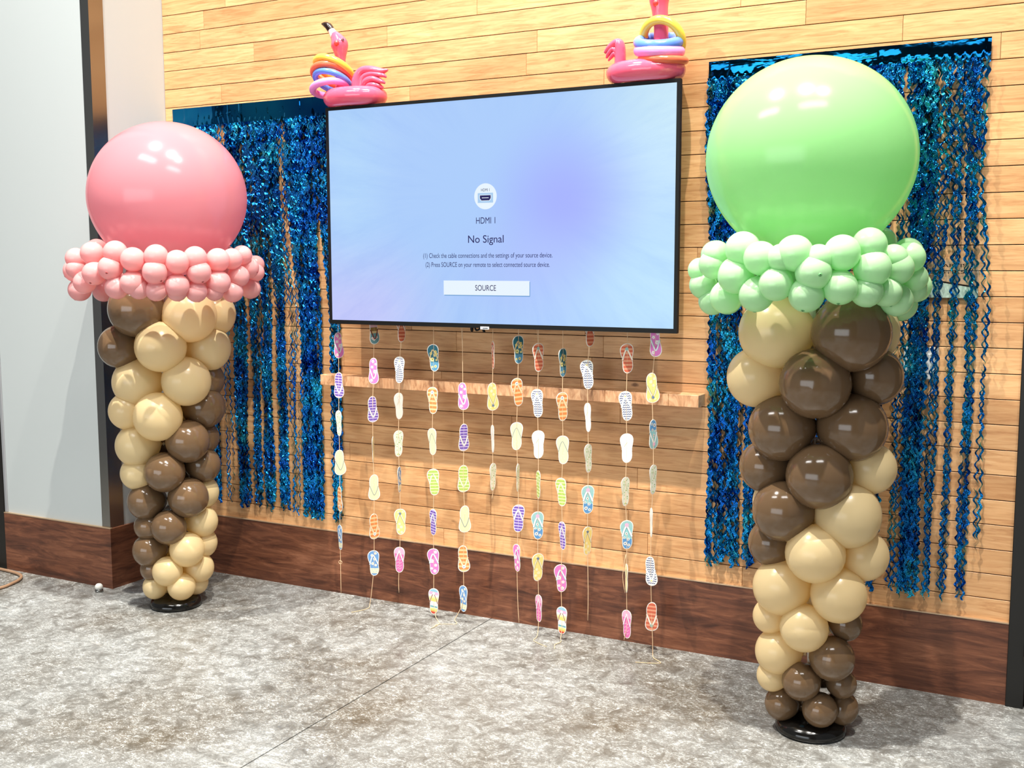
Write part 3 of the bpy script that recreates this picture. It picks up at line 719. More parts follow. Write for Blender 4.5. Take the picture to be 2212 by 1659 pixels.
def column(label, base, balloons, collar, cinfo, big, mat_big, mat_small, mat_tip, word, lean):
    bx, by = base
    root = thing('balloon_column', label, 'balloon column', (bx, by, 0))
    bm = bmesh.new()
    lathe(bm, [(0, 0.0005), (0.108, 0.0005), (0.116, 0.006), (0.117, 0.018), (0.108, 0.034), (0.085, 0.044), (0.03, 0.047), (0, 0.047)], 40)
    o = obj('base_plate', bm, mat('black_base_plastic', (16, 15, 14), 0.14), root, True); o['label'] = 'round glossy black base'
    bm = bmesh.new(); sweep(bm, [(0, 0, 0.045), (lean * 0.5, 0, 0.8), (lean, 0, 1.62)], [0.013] * 3, 12, 6)
    obj('pole', bm, mat('column_pole_white', (235, 235, 230), 0.4), root, True)
    for (x, y, z, r, c, ax, ay) in balloons:
        axis = (x - ax, y - ay, rnd.uniform(-0.01, 0.01))
        me = ME_B if c == 'B' else ME_C
        place_balloon('balloon', me, root, (x, y, z), r * 1.02, axis, 0.97 + rnd.uniform(-0.02, 0.02), 'glossy brown balloon' if c == 'B' else 'cream balloon')
    cx, cy, cz, R, rr = cinfo
    meS = balloon_mesh(word + '_collar_balloon', 28, 18, 0.08, [mat_small, mat_tip], True)
    meP = balloon_mesh(word + '_collar_balloon_plain', 28, 18, 0.08, [mat_small])
    for (x, y, z, r) in collar:
        v = Vector((x - cx, y - cy, 0)); v.normalize()
        core = Vector((cx, cy, cz)) + v * (R - rr * 1.75)
        axis = Vector((x, y, z)) - core
        axis += Vector((rnd.uniform(-1, 1), rnd.uniform(-1, 1), rnd.uniform(-1.6, -0.1))) * 0.028
        place_balloon('collar_balloon', meS if z < cz + 0.012 else meP, root, (x, y, z), r, axis, 0.99)
    (gx, gy, gz), rx, rz = big
    meG = balloon_mesh(word + '_giant_balloon', 96, 64, 0.06, [mat_big])
    g = place_balloon('giant_balloon', meG, root, (gx, gy, gz), 1.0, (0, 0, 1), 1.0, 'giant round ' + word + ' balloon')
    g.scale = (rx, rx, rz)
    return root
column('tall balloon column with a giant pink balloon, beside the white wall bump-out', (-3.661, -0.514), PINK_BALLOONS, PINK_COLLAR, PINK_INFO,
       ((-3.641, -0.495, 1.868), 0.343, 0.331), M_PINK, M_PINKS, M_PINKT, 'pink', 0.01)
column('tall balloon column with a giant mint green balloon, in front of the right foil curtain', (-0.747, -0.542), GREEN_BALLOONS, GREEN_COLLAR, GREEN_INFO,
       ((-0.799, -0.553, 1.905), 0.330, 0.318), M_GREEN, M_GREENS, M_GREENT, 'mint green', -0.04)

# ------------------------------------------------------------------ foil fringe curtains
def foil_mat():
    m = mat('blue_teal_foil', (20, 90, 140), 0.13, metal=1.0)
    t = NT(m); tc = t.n('ShaderNodeTexCoord')
    n = t.n('ShaderNodeTexNoise', ins={'Scale': 7.0, 'Detail': 3.0, 'Roughness': 0.6}); t.l(tc.outputs['Object'], n.inputs['Vector'])
    lw = t.n('ShaderNodeLayerWeight', ins={'Blend': 0.45})
    s = t.math('ADD', t.math('MULTIPLY', n.outputs[0], 0.75), t.math('MULTIPLY', lw.outputs['Facing'], 0.35))
    c = t.ramp(s, [(0.30, lin((22, 84, 176))), (0.46, lin((28, 128, 196))), (0.58, lin((52, 184, 212))), (0.74, lin((140, 226, 236)))])
    t.l(c.outputs[0], t.b.inputs['Base Color'])
    n2 = t.n('ShaderNodeTexNoise', ins={'Scale': 90.0, 'Detail': 2.0, 'Roughness': 0.5}); t.l(tc.outputs['Object'], n2.inputs['Vector'])
    b = t.n('ShaderNodeBump', ins={'Strength': 0.8, 'Distance': 0.008}); t.l(n2.outputs[0], b.inputs['Height']); t.l(b.outputs[0], t.b.inputs['Normal'])
    return m
M_FOIL = foil_mat()
def header_mat():
    m = mat('blue_foil_sheet', (14, 84, 140), 0.10, metal=1.0)
    t = NT(m); tc = t.n('ShaderNodeTexCoord')
    n = t.n('ShaderNodeTexNoise', ins={'Scale': 3.0, 'Detail': 2.0}); t.l(tc.outputs['Object'], n.inputs['Vector'])
    c = t.ramp(n.outputs[0], [(0.35, lin((10, 72, 136))), (0.65, lin((24, 126, 172)))])
    t.l(c.outputs[0], t.b.inputs['Base Color'])
    mp = t.n('ShaderNodeMapping'); mp.inputs['Scale'].default_value = (1.6, 1.0, 7.0); t.l(tc.outputs['Object'], mp.inputs[0])
    n2 = t.n('ShaderNodeTexNoise', ins={'Scale': 3.0, 'Detail': 3.0, 'Distortion': 1.0}); t.l(mp.outputs[0], n2.inputs['Vector'])
    b = t.n('ShaderNodeBump', ins={'Strength': 0.3, 'Distance': 0.010}); t.l(n2.outputs[0], b.inputs['Height']); t.l(b.outputs[0], t.b.inputs['Normal'])
    return m
M_HEAD = header_mat()

def curtain(label, x0, x1, ztop, clusters, hdr=0.105, seed=1, ylo=0.010, yhi=0.036):
    R = random.Random(seed)
    root = thing('foil_fringe_curtain', label, 'curtain', ((x0 + x1) / 2, 0, ztop - 1.95))
    inv = Matrix.Translation(-Vector(root.location))
    nx, nz = 120, 14
    vs = []; fs = []
    cre = [R.uniform(0, 1) for _ in range(14)]
    for j in range(nz + 1):
        for i in range(nx + 1):
            x = x0 + (x1 - x0) * i / nx; z = ztop - (hdr + 0.012 * math.sin(i * 1.7)) * j / nz
            u = (x - x0) / 0.088
            fr = abs(u - round(u))
            y = -0.010 - 0.0035 * math.exp(-(fr / 0.06) ** 2) * (1 if int(round(u)) % 2 else -0.6) - 0.003 * math.sin(j * 0.6 + cre[int(u) % 14] * 6) * (j / nz)
            vs.append((x, y, z))
    for j in range(nz):
        for i in range(nx):
            a = j * (nx + 1) + i; fs.append((a, a + 1, a + nx + 2, a + nx + 1))
    o = pyobj('header_sheet', vs, fs, M_HEAD, root, True); o.matrix_parent_inverse = inv; o['label'] = 'flat shiny foil header strip'
    for (xt, xb, zb, dens, wsc) in clusters:
        for q in range(dens):
            a = xt[0] + (xt[1] - xt[0]) * (q + R.uniform(0.2, 0.8)) / dens
            b = xb[0] + (xb[1] - xb[0]) * (q + R.uniform(0.0, 1.0)) / dens
            zt = ztop - hdr + 0.012; ze = zb + R.uniform(-0.035, 0.03)
            wl = R.uniform(0.034, 0.044); amp = R.uniform(0.0040, 0.0062); w0 = 0.0062 * wsc * R.uniform(0.8, 1.25)
            n = int((zt - ze) / wl * 7)
            ph = R.uniform(0, 6.28); yb = -R.uniform(ylo, yhi); tw = R.uniform(0.10, 0.35); tph = R.uniform(0, 6.28)
            vs = []; fs = []
            for k in range(n + 1):
                f = k / n; z = zt + (ze - zt) * f
                s = min(1.0, max(0.0, (f - 0.12) / 0.42)); s = s * s * (3 - 2 * s)
                xx = a + (b - a) * s + amp * math.sin(2 * PI * (zt - z) / wl + ph) + 0.004 * math.sin(5 * f * 3 + ph)
                th = 1.1 * math.sin(2 * PI * tw * (zt - z) / 0.12 + tph) + 0.5 * math.sin(2 * PI * (zt - z) / wl * 0.5 + tph)
                y = yb + 0.006 * math.sin(9 * f + tph)
                y = min(y, -0.008)
                wf = w0 * (1.0 + 0.7 * max(0.0, 1 - f / 0.4)); cx, cy = wf * math.cos(th), wf * math.sin(th) * 0.8
                vs += [(xx - cx, y - cy, z), (xx + cx, y + cy, z)]
            for k in range(n): fs.append((2 * k, 2 * k + 1, 2 * k + 3, 2 * k + 2))
            o = pyobj('foil_strand', vs, fs, M_FOIL, root, True); o.matrix_parent_inverse = inv
    return root
# (top span), (bottom span), bottom height, strands, width scale
curtain('blue teal foil fringe curtain at the left, partly behind the television', -4.077, -3.098, 2.340, [
    ((-4.07, -3.90), (-4.06, -3.90), 0.40, 14, 1.0),
    ((-3.90, -3.81), (-3.875, -3.83), 0.395, 10, 1.0),
    ((-3.81, -3.74), (-3.79, -3.745), 0.385, 4, 0.5),
    ((-3.74, -3.64), (-3.715, -3.64), 0.385, 15, 1.0),
    ((-3.64, -3.56), (-3.605, -3.56), 0.39, 9, 1.0),
    ((-3.56, -3.48), (-3.54, -3.485), 0.385, 13, 1.0),
    ((-3.48, -3.42), (-3.445, -3.395), 0.395, 13, 1.0),
    ((-3.42, -3.37), (-3.375, -3.32), 0.38, 5, 0.6),
    ((-3.37, -3.19), (-3.30, -3.185), 0.375, 30, 1.0),
    ((-3.19, -3.10), (-3.125, -3.075), 0.365, 11, 1.0)], 0.10, 3, 0.008, 0.0125)
curtain('blue teal foil fringe curtain at the right, behind the mint green balloon column', -1.313, -0.319, 2.337, [
    ((-1.305, -1.20), (-1.285, -1.155), 0.40, 24, 1.0),
    ((-1.20, -1.10), (-1.135, -1.10), 0.40, 10, 1.0),
    ((-1.10, -0.72), (-1.06, -0.78), 0.39, 34, 1.0),
    ((-0.72, -0.62), (-0.69, -0.635), 0.385, 14, 1.0),
    ((-0.62, -0.565), (-0.595, -0.56), 0.40, 4, 0.55),
    ((-0.565, -0.485), (-0.555, -0.49), 0.375, 19, 1.0),
    ((-0.485, -0.43), (-0.475, -0.445), 0.385, 6, 0.6),
    ((-0.43, -0.39), (-0.415, -0.395), 0.38, 5, 0.7),
    ((-0.39, -0.345), (-0.36, -0.33), 0.385, 6, 0.8),
    ((-0.35, -0.325), (-0.305, -0.288), 0.56, 2, 0.7)], 0.078, 8)

# ------------------------------------------------------------------ small wall fittings behind the right curtain
SW = thing('light_switch', 'white two-gang light switch plate behind the right foil curtain', 'light switch', (-0.507, 0, 1.2135))
M_SWITCH = mat('switch_white', (238, 240, 238), 0.4)
bm = bmesh.new(); box(bm, -0.059, 0.059, -0.0065, -0.0005, -0.058, 0.058, 0.002, 2); obj('plate', bm, M_SWITCH, SW)
for xo in (-0.024, 0.024):
    bm = bmesh.new(); box(bm, xo - 0.0165, xo + 0.0165, -0.0085, -0.0066, -0.034, 0.034, 0.001, 1); obj('rocker', bm, M_SWITCH, SW)
SG = thing('wall_sign', 'clear plastic sign with black letters and frosted wedge behind the right foil curtain', 'sign', (-0.44, 0, 1.5))
bm = bmesh.new(); box(bm, -0.13, 0.113, -0.0055, -0.003, -0.052, 0.082, 0.001, 1)
mclear = mat('clear_acrylic', (250, 250, 250), 0.05)
tt = NT(mclear); tr_ = tt.n('ShaderNodeBsdfTransparent'); tr_.inputs[0].default_value = (0.97, 0.98, 0.97, 1); mx_ = tt.n('ShaderNodeMixShader'); mx_.inputs[0].default_value = 0.93
tt.l(tt.b.outputs[0], mx_.inputs[1]); tt.l(tr_.outputs[0], mx_.inputs[2]); tt.l(mx_.outputs[0], tt.t.nodes['Material Output'].inputs[0])
obj('acrylic_sheet', bm, mclear, SG)
def prism(bm, pts, y0, y1):
    A = [bm.verts.new((p[0], y0, p[1])) for p in pts]; B = [bm.verts.new((p[0], y1, p[1])) for p in pts]
    bm.faces.new(A); bm.faces.new(B[::-1])
    for i in range(len(pts)):
        j = (i + 1) % len(pts); bm.faces.new((A[i], A[j], B[j], B[i]))
bm = bmesh.new(); prism(bm, [(-0.129, -0.051), (0.112, -0.051), (0.112, -0.018), (-0.129, 0.022)], -0.0068, -0.0056)
obj('frosted_panel', bm, mat('frosted_green', (172, 196, 184), 0.55), SG)
bm = bmesh.new(); prism(bm, [(-0.129, 0.0225), (0.112, -0.0175), (0.112, -0.012), (-0.129, 0.028)], -0.0069, -0.0056)
obj('black_stripe', bm, M_TVBLACK, SG)
text('lettering', 'ARTIS', 0.032, 0.062, 0.078, -0.0060, M_TVBLACK, SG, None, 0.0004, 0.012)
text('lettering', 'UNSTIKS', 0.005, 0.040, 0.122, -0.0060, M_TVBLACK, SG, None, 0.0004, 0.012)

# ------------------------------------------------------------------ flip-flop garlands
PRO = [(0.0, 0.0), (0.02, 0.0085), (0.07, 0.0150), (0.15, 0.0192), (0.26, 0.0208), (0.38, 0.0202), (0.48, 0.0204), (0.60, 0.0238), (0.72, 0.0266), (0.82, 0.0268), (0.90, 0.0232), (0.955, 0.0172), (0.985, 0.0098), (1.0, 0.0)]
LEN = 0.1195
def halfw(s):
    for (a, wa), (b, wb) in zip(PRO, PRO[1:]):
        if a <= s <= b:
            t = (s - a) / (b - a); return wa + (wb - wa) * t
    return 0.0
def cl(s): return 0.0022 * math.sin(PI * min(1, max(0, s)) * 2.0)   # gentle banana of the centre line
def outline(inset, s0=0.0, s1=1.0, n=40):
    k = 1 - inset / 0.0268
    ss = [0.5 + (0.5 - inset / LEN) * -math.cos(PI * i / n) for i in range(n + 1)]
    ss = [s for s in ss if s0 < s < s1]; ss = [s0 if s0 > 0 else 0.0 + inset / LEN] + ss + [s1 if s1 < 1 else 1.0 - inset / LEN]
    def w(s):
        q = (s - 0.5) / (1 - 2 * inset / LEN) + 0.5
        return max(0.0, halfw(min(1, max(0, q))) * k)
    return ss, w
class Card:
    def __init__(self): self.v = []; self.f = []; self.mi = []; self.mats = []
    def m(self, mt):
        if mt not in self.mats: self.mats.append(mt)
        return self.mats.index(mt)
    def polyf(self, pts, h, mt):
        i = self.m(mt)
        for sg in (-1, 1):
            b = len(self.v)
            self.v += [(p[0], sg * h, p[1] - LEN / 2) for p in pts]
            idx = list(range(b, b + len(pts)))
            self.f.append(tuple(idx if sg < 0 else idx[::-1])); self.mi.append(i)
    def band(self, s0, s1, inset, h, mt):
        ss, w = outline(inset, s0, s1)
        pts = [(cl(s) + w(s), s * LEN) for s in ss] + [(cl(s) - w(s), s * LEN) for s in ss[::-1]]
        P = []
        for p in pts:
            if not P or (abs(p[0] - P[-1][0]) + abs(p[1] - P[-1][1])) > 1e-5: P.append(p)
        if abs(P[0][0] - P[-1][0]) + abs(P[0][1] - P[-1][1]) < 1e-5: P.pop()
        self.polyf(P, h, mt)
    def disc(self, x, s, r, h, mt, n=8):
        self.polyf([(x + r * math.cos(2 * PI * i / n), s * LEN + r * math.sin(2 * PI * i / n)) for i in range(n)], h, mt)
    def flower(self, x, s, r, h, mt, mc, pet=5):
        for i in range(pet):
            a = 2 * PI * i / pet + 0.3
            self.disc(x + r * 0.58 * math.cos(a), s + r * 0.58 * math.sin(a) / LEN, r * 0.46, h, mt, 7)
        self.disc(x, s, r * 0.34, h + 0.0001, mc, 7)
    def star(self, x, s, r, h, mt, n=5, inner=0.45):
        self.polyf([(x + (r if i % 2 == 0 else r * inner) * math.sin(PI * i / n), s * LEN + (r if i % 2 == 0 else r * inner) * math.cos(PI * i / n)) for i in range(2 * n)], h, mt)
    def line(self, pts, w, h, mt):
        L = []; Rr = []
        for i, p in enumerate(pts):
            a = pts[max(i - 1, 0)]; b = pts[min(i + 1, len(pts) - 1)]
            dx, dy = b[0] - a[0], b[1] - a[1]; d = math.hypot(dx, dy) or 1
            L.append((p[0] - dy / d * w, p[1] + dx / d * w)); Rr.append((p[0] + dy / d * w, p[1] - dx / d * w))
        for i in range(len(pts) - 1): self.polyf([L[i], L[i + 1], Rr[i + 1], Rr[i]], h, mt)
    def strap(self, w, h, mt, edge=None):
        for sg in (-1, 1):
            p = []
            for i in range(9):
                t = i / 8
                s = 0.80 - 0.36 * t
                x = cl(s) + sg * (0.0008 + 0.0185 * (t ** 0.75))
                p.append((x, s * LEN))
            if edge: self.line([(q[0], q[1] - 0.0008) for q in p], w + 0.0008, h - 0.00005, edge)
            self.line(p, w, h, mt)
    def mesh(self, name):
        me = bpy.data.meshes.new(name); me.from_pydata(self.v, [], self.f)
        for m in self.mats: me.materials.append(m)
        for p, i in zip(me.polygons, self.mi): p.material_index = i
        return me
_pm = {}
def pm(c):
    if c not in _pm: _pm[c] = mat('card_print_%d' % len(_pm), c, 0.55, spec=0.3)
    return _pm[c]
WHT = (246, 244, 238)
def design(code):
    c = Card()
    # card body with its white border
    ss, w = outline(0.0)
    pts = [(cl(s) + w(s), s * LEN - LEN / 2) for s in ss] + [(cl(s) - w(s), s * LEN - LEN / 2) for s in ss[::-1][1:-1]]
    n = len(pts); T = 0.0007
    c.v += [(p[0], -T, p[1]) for p in pts] + [(p[0], T, p[1]) for p in pts]
    i = c.m(pm(WHT))
    c.f.append(tuple(range(n))); c.f.append(tuple(range(2 * n - 1, n - 1, -1))); c.mi += [i, i]
    for k in range(n): c.f.append((k, (k + 1) % n, n + (k + 1) % n, n + k)); c.mi.append(i)
    IN = 0.0028; h1, h2, h3, h4 = T + 0.0002, T + 0.0004, T + 0.0006, T + 0.0008
    st = Card()
    def sole(col): c.band(0, 1, IN, h1, pm(col))
    def stripes(col, n, ph=0.0, fr=0.5, lo=0.05, hi=0.96):
        for q in range(n):
            a = lo + (hi - lo) * (q + ph) / n; c.band(a, min(hi, a + (hi - lo) * fr / n), IN, h2, pm(col))
    white = pm(WHT); yel = pm((246, 222, 120))
    if code == 'PF':
        sole((226, 128, 200)); 
        for x, s, r in ((0.009, 0.86, 0.0075), (-0.008, 0.52, 0.009), (0.008, 0.36, 0.007), (0.004, 0.14, 0.008), (-0.010, 0.24, 0.006)): c.flower(x, s, r, h2, white, pm((236, 190, 226)))
        c.disc(-0.002, 0.70, 0.008, h2, pm((216, 96, 178)), 10)
        st.strap(0.0026, h3, pm((232, 240, 244)), pm((150, 186, 200)))
    elif code == 'PS':
        sole((206, 190, 236)); stripes((116, 86, 184), 9, 0.0, 0.56)
        c.line([(cl(s) , s * LEN) for s in (0.06, 0.3, 0.6, 0.94)], 0.0006, h3, pm((222, 210, 240)))
        st.strap(0.0034, h3, white, pm((120, 90, 170)))
        for x, s in ((0.007, 0.74), (0.011, 0.68), (0.015, 0.60), (0.0175, 0.52), (0.004, 0.79)): st.disc(x + cl(s), s, 0.0012, h4, pm((96, 66, 160)), 6)
    elif code == 'GR':
        sole((248, 253, 238))
        R = random.Random(5)
        for q in range(22):
            s = R.uniform(0.08, 0.93); x = R.uniform(-0.8, 0.8) * max(0.004, halfw(s) - 0.005)
            c.star(x, s, 0.0030, h2, pm(((150, 206, 96), (110, 172, 92), (190, 226, 134))[q % 3]), 4, 0.6)
        st.strap(0.0024, h3, pm((244, 250, 232)), pm((170, 200, 130)))
    elif code == 'GS':
        sole((226, 240, 168)); stripes((176, 206, 96), 8, 0.1, 0.52)
        R = random.Random(6)
        for q in range(14):
            s = R.uniform(0.1, 0.92); c.disc(R.uniform(-0.7, 0.7) * max(0.003, halfw(s) - 0.006), s, 0.0017, h3, pm((214, 232, 150)), 6)
        st.strap(0.0026, h3, pm((240, 248, 216)), pm((186, 212, 120)))
    elif code == 'YV':
        sole((250, 240, 186)); st.strap(0.0011, h3, pm((128, 146, 150)), pm((224, 222, 196)))
        for x, s in ((0.0, 0.3), (0.006, 0.2), (-0.007, 0.22), (0, 0.12), (0.004, 0.4)): c.disc(x, s, 0.002, h2, pm((252, 248, 214)), 6)
    elif code == 'OS':
        sole((250, 206, 150)); stripes((232, 146, 84), 6, 0.05, 0.55)
        st.strap(0.0036, h3, pm((250, 218, 176)), pm((214, 128, 78)))
        st.flower(cl(0.8), 0.80, 0.0085, h4, white, pm((120, 160, 200)), 6)
    elif code == 'BF':
        sole((110, 156, 208))
        for x, s, r in ((0.008, 0.88, 0.006), (-0.008, 0.80, 0.007), (0.004, 0.66, 0.0075), (-0.006, 0.48, 0.007), (0.008, 0.42, 0.006)): c.flower(x, s, r, h2, white, yel)
        c.band(0.10, 0.30, IN, h2, pm((236, 232, 196)))
        for x, s in ((-0.009, 0.24), (0.004, 0.27), (0.010, 0.18), (-0.003, 0.16)): c.disc(x, s, 0.0024, h3, pm((150, 186, 216)), 6)
        st.strap(0.0026, h3, pm((226, 238, 246)), pm((90, 130, 180)))
    elif code == 'RS':
        sole((238, 160, 128)); stripes((212, 104, 78), 7, 0.05, 0.5)
        st.strap(0.0032, h3, pm((248, 232, 216)), pm((176, 92, 70)))
        st.star(cl(0.82), 0.815, 0.0085, h4, pm((150, 190, 182)), 9, 0.6)
    elif code == 'TF':
        sole((46, 110, 128)); c.band(0.02, 0.34, IN, h1 + 0.0001, pm((92, 152, 186)))
        for x, s, r in ((0.006, 0.60, 0.0068), (-0.007, 0.44, 0.0095), (0.006, 0.19, 0.0065), (-0.009, 0.17, 0.005), (0.012, 0.42, 0.005)): c.flower(x, s, r, h2, pm((250, 238, 170)), pm((132, 132, 50)))
        st.strap(0.0026, h3, pm((216, 196, 150)), pm((120, 108, 80)))
        for x, s in ((-0.012, 0.66), (0.010, 0.72), (0.013, 0.64)): st.flower(x, s, 0.0062, h4, pm((250, 232, 150)), pm((180, 110, 50)))
    elif code == 'TR':
        sole((112, 158, 168)); c.band(0.02, 0.36, IN, h2, pm((214, 176, 190))); c.band(0.36, 0.5, IN, h2, pm((150, 120, 70))); c.band(0.5, 0.58, IN, h2, pm((226, 200, 150)))
        for x, s, r in ((0.002, 0.80, 0.008), (-0.012, 0.74, 0.006), (0.012, 0.76, 0.006)): c.flower(x, s, r, h2 + 0.0001, white, pm((220, 90, 120)))
        st.strap(0.0026, h3, pm((122, 52, 46)))
    elif code == 'CH':
        sole((250, 249, 246)); nv = pm((44, 66, 120))
        for q in range(12):
            s0 = 0.07 + q * 0.076
            ss_, w_ = outline(IN + 0.0015)
            ww = w_(s0)
            m_ = 9
            c.line([(cl(s0) - ww + 2 * ww * i / (m_ - 1), (s0 + (0.014 if i % 2 else -0.014)) * LEN) for i in range(m_)], 0.0016, h2, nv)
        st.strap(0.0036, h3, pm((250, 250, 248)), pm((120, 140, 170)))
        st.star(cl(0.83), 0.82, 0.0105, h4, white, 8, 0.42); st.disc(cl(0.83), 0.82, 0.0032, h4 + 0.0002, pm((248, 226, 130)), 8)
    elif code == 'HW':
        sole((252, 250, 244))
        for q in range(14):
            a = 2 * PI * q / 14; c.disc(0.0 + 0.0085 * math.cos(a), 0.80 + 0.0085 * math.sin(a) / LEN, 0.0011, h2, pm(((196, 170, 190), (170, 190, 200), (220, 206, 150))[q % 3]), 6)
        st.line([(0.001, 0.70 * LEN), (-0.006, 0.62 * LEN), (-0.010, 0.54 * LEN)], 0.0008, h3, pm((200, 196, 160)))
        st.strap(0.0020, h3 - 0.0001, pm((250, 250, 248)), pm((228, 228, 222)))
    elif code == 'YS':
        sole((250, 226, 140))
        for x, s, r in ((0.004, 0.30, 0.007), (-0.008, 0.20, 0.006), (0.006, 0.10, 0.006), (-0.004, 0.42, 0.006), (-0.010, 0.86, 0.005), (0.010, 0.88, 0.005)): c.disc(x, s, r, h2, pm((252, 242, 196)), 9)
        st.strap(0.0026, h3, pm((250, 240, 204)), pm((40, 40, 66)))
        st.star(cl(0.8), 0.815, 0.0085, h4, pm((40, 44, 74)), 5, 0.42); st.star(cl(0.8), 0.815, 0.0062, h4 + 0.0002, pm((110, 140, 190)), 5, 0.45)
    elif code == 'PK':
        sole((226, 116, 176)); c.band(0.72, 0.96, IN, h2, pm((240, 178, 206)))
        for s in (0.14, 0.24, 0.36, 0.48): c.line([(-0.012, s * LEN), (-0.004, (s + 0.05) * LEN), (0.004, (s + 0.01) * LEN), (0.012, (s + 0.07) * LEN)], 0.0013, h2, pm((242, 182, 214)))
        st.strap(0.0030, h3, pm((250, 226, 238)), pm((140, 70, 110)))
        st.disc(cl(0.82), 0.82, 0.006, h4, pm((250, 220, 236)), 10)
    elif code == 'BS':
        sole((250, 246, 236))
        for a, b, col in ((0.03, 0.11, (206, 78, 66)), (0.11, 0.17, (244, 190, 100)), (0.17, 0.24, (250, 226, 140)), (0.27, 0.33, (120, 176, 184)), (0.50, 0.62, (250, 214, 120)), (0.62, 0.68, (252, 232, 170)), (0.76, 0.86, (232, 180, 214)), (0.87, 0.97, (150, 200, 222))): c.band(a, b, IN, h2, pm(col))
        st.strap(0.0014, h3, pm((122, 44, 40)), pm((246, 236, 222)))
        st.flower(cl(0.8), 0.80, 0.007, h4, white, pm((250, 206, 226)))
    elif code == 'SB':
        sole((150, 206, 212)); c.band(0.02, 0.36, IN, h1 + 0.0001, pm((98, 152, 204))); c.band(0.70, 0.97, IN, h1 + 0.0001, pm((160, 204, 204)))
        for x, s, r in ((-0.006, 0.20, 0.0075), (0.009, 0.15, 0.006), (0.006, 0.35, 0.006), (-0.002, 0.54, 0.006), (-0.011, 0.40, 0.005)): c.flower(x, s, r, h2, white, pm((90, 110, 140)), 6)
        st.strap(0.0036, h3, pm((250, 250, 250)), pm((40, 96, 100)))
        st.star(cl(0.83), 0.835, 0.0095, h4, pm((240, 186, 216)), 6, 0.75)
    return c.mesh('flip_flop_' + code), st.mesh('strap_' + code)
NAMES = {'PF': 'pink floral flip flop cutout', 'PS': 'purple striped flip flop cutout', 'GR': 'pale green leafy flip flop cutout', 'GS': 'lime striped flip flop cutout', 'YV': 'plain pale yellow flip flop cutout',
         'OS': 'orange striped flip flop cutout', 'BF': 'blue floral flip flop cutout', 'RS': 'coral striped flip flop cutout', 'TF': 'teal floral flip flop cutout', 'TR': 'multicoloured tropical flip flop cutout', 'CH': 'white flip flop cutout with navy chevrons',
         'HW': 'plain white flip flop cutout', 'YS': 'yellow flip flop cutout with a star', 'PK': 'pink flip flop cutout', 'BS': 'beach striped flip flop cutout', 'SB': 'aqua floral flip flop cutout with a pink shell'}
DES = {k: design(k) for k in NAMES}
M_STRING = mat('jute_string', (236, 200, 160), 0.8)
GL = {'A': 'leftmost string of flip flop cutouts, hanging at the left end of the wall shelf',
      'B': 'second string of cutouts from the left, multicoloured tropical one at its top',
      'C': 'third string of cutouts from the left, with chevron one second from top',
      'D': 'fourth string of cutouts from the left, teal floral at top and beach striped at bottom',
      'E': 'fifth string of cutouts from the left, long bare string below the black cable',
      'F': 'short string of flip flop cutouts ending halfway down the wall, sixth from the left',
      'G': 'seventh string of cutouts from the left, teal floral one right under the screen',
      'H': 'eighth string of cutouts from the left, coral one with sea star at top',
      'I': 'ninth string of cutouts from the left, teal at top and beach striped at bottom',
      'J': 'tenth string of cutouts from the left, ending in bare thread above the floor',
      'K': 'eleventh string of cutouts from the left, coral at top and pink at bottom',
      'L': 'rightmost string of flip flop cutouts, below the television\'s right corner'}
YS = -0.122
for key, (cards, tail) in GARLANDS.items():
    x0 = cards[0][0]
    root = thing('flip_flop_garland', GL[key], 'garland', (x0, YS, tail[1]), 'flip flop garlands under the television')
    off = Vector(root.location)
    R = random.Random(ord(key))
    pts = [(x0, YS, 1.36)] + [(x, YS, z) for x, z, *_ in cards]
    lx, lz = cards[-1][0], cards[-1][1]
    if tail[1] > 0.02: pts += [(lx + (tail[0] - lx) * 0.5 + R.uniform(-0.004, 0.004), YS, lz + (tail[1] - lz) * 0.62), (tail[0], YS, tail[1])]
    else:
        pts += [(lx + (tail[0] - lx) * 0.6, YS - 0.004, max(lz * 0.4, 0.02)), (tail[0], YS - 0.012, 0.012), (tail[0] + R.uniform(0.0, 0.03), YS - 0.03, 0.0025), (tail[0] + R.uniform(-0.06, 0.06), YS - 0.07, 0.0025), (tail[0] + R.uniform(-0.07, 0.09), YS - R.uniform(0.09, 0.14), 0.0025)]
    bm = bmesh.new(); sweep(bm, [Vector(p) - off for p in pts], [0.0014] * len(pts), 5, 3)
    if key in 'EHJC': sweep(bm, [Vector((x0 - 0.012, YS, 1.36)) - off, Vector((x0 - 0.004, YS, 1.27)) - off, Vector((x0, YS, 1.20)) - off], [0.0011] * 3, 5, 3)
    if key == 'A': sweep(bm, [Vector((lx - 0.002 + 0.010 * math.sin(a), YS, lz - 0.118 + 0.008 * math.cos(a))) - off for a in (0, 1.2, 2.4, 3.6, 4.8, 6.2)], [0.0011] * 6, 5, 3)
    if key == 'K': sweep(bm, [Vector((lx - 0.006, YS - 0.004, lz + 0.29)) - off, Vector((lx - 0.018, YS - 0.006, lz + 0.2)) - off, Vector((lx - 0.008, YS - 0.004, lz + 0.13)) - off], [0.0011] * 3, 5, 3)
    obj('string', bm, M_STRING, root, True)
    for (x, z, yw, des, inv) in cards:
        mc, msx = DES[des]
        o = bpy.data.objects.new('flip_flop_cutout', mc); C.objects.link(o); o.parent = root
        o.location = Vector((x, YS, z)) - off
        o.rotation_euler = (0, PI if inv else 0, 0)
        o.rotation_mode = 'QUATERNION'
        o.rotation_quaternion = Quaternion((0, 0, 1), yw) @ Quaternion((0, 1, 0), (PI if inv else 0) + R.uniform(-0.07, 0.07))
        o['label'] = NAMES[des]
        s = bpy.data.objects.new('strap', msx); C.objects.link(s); s.parent = o

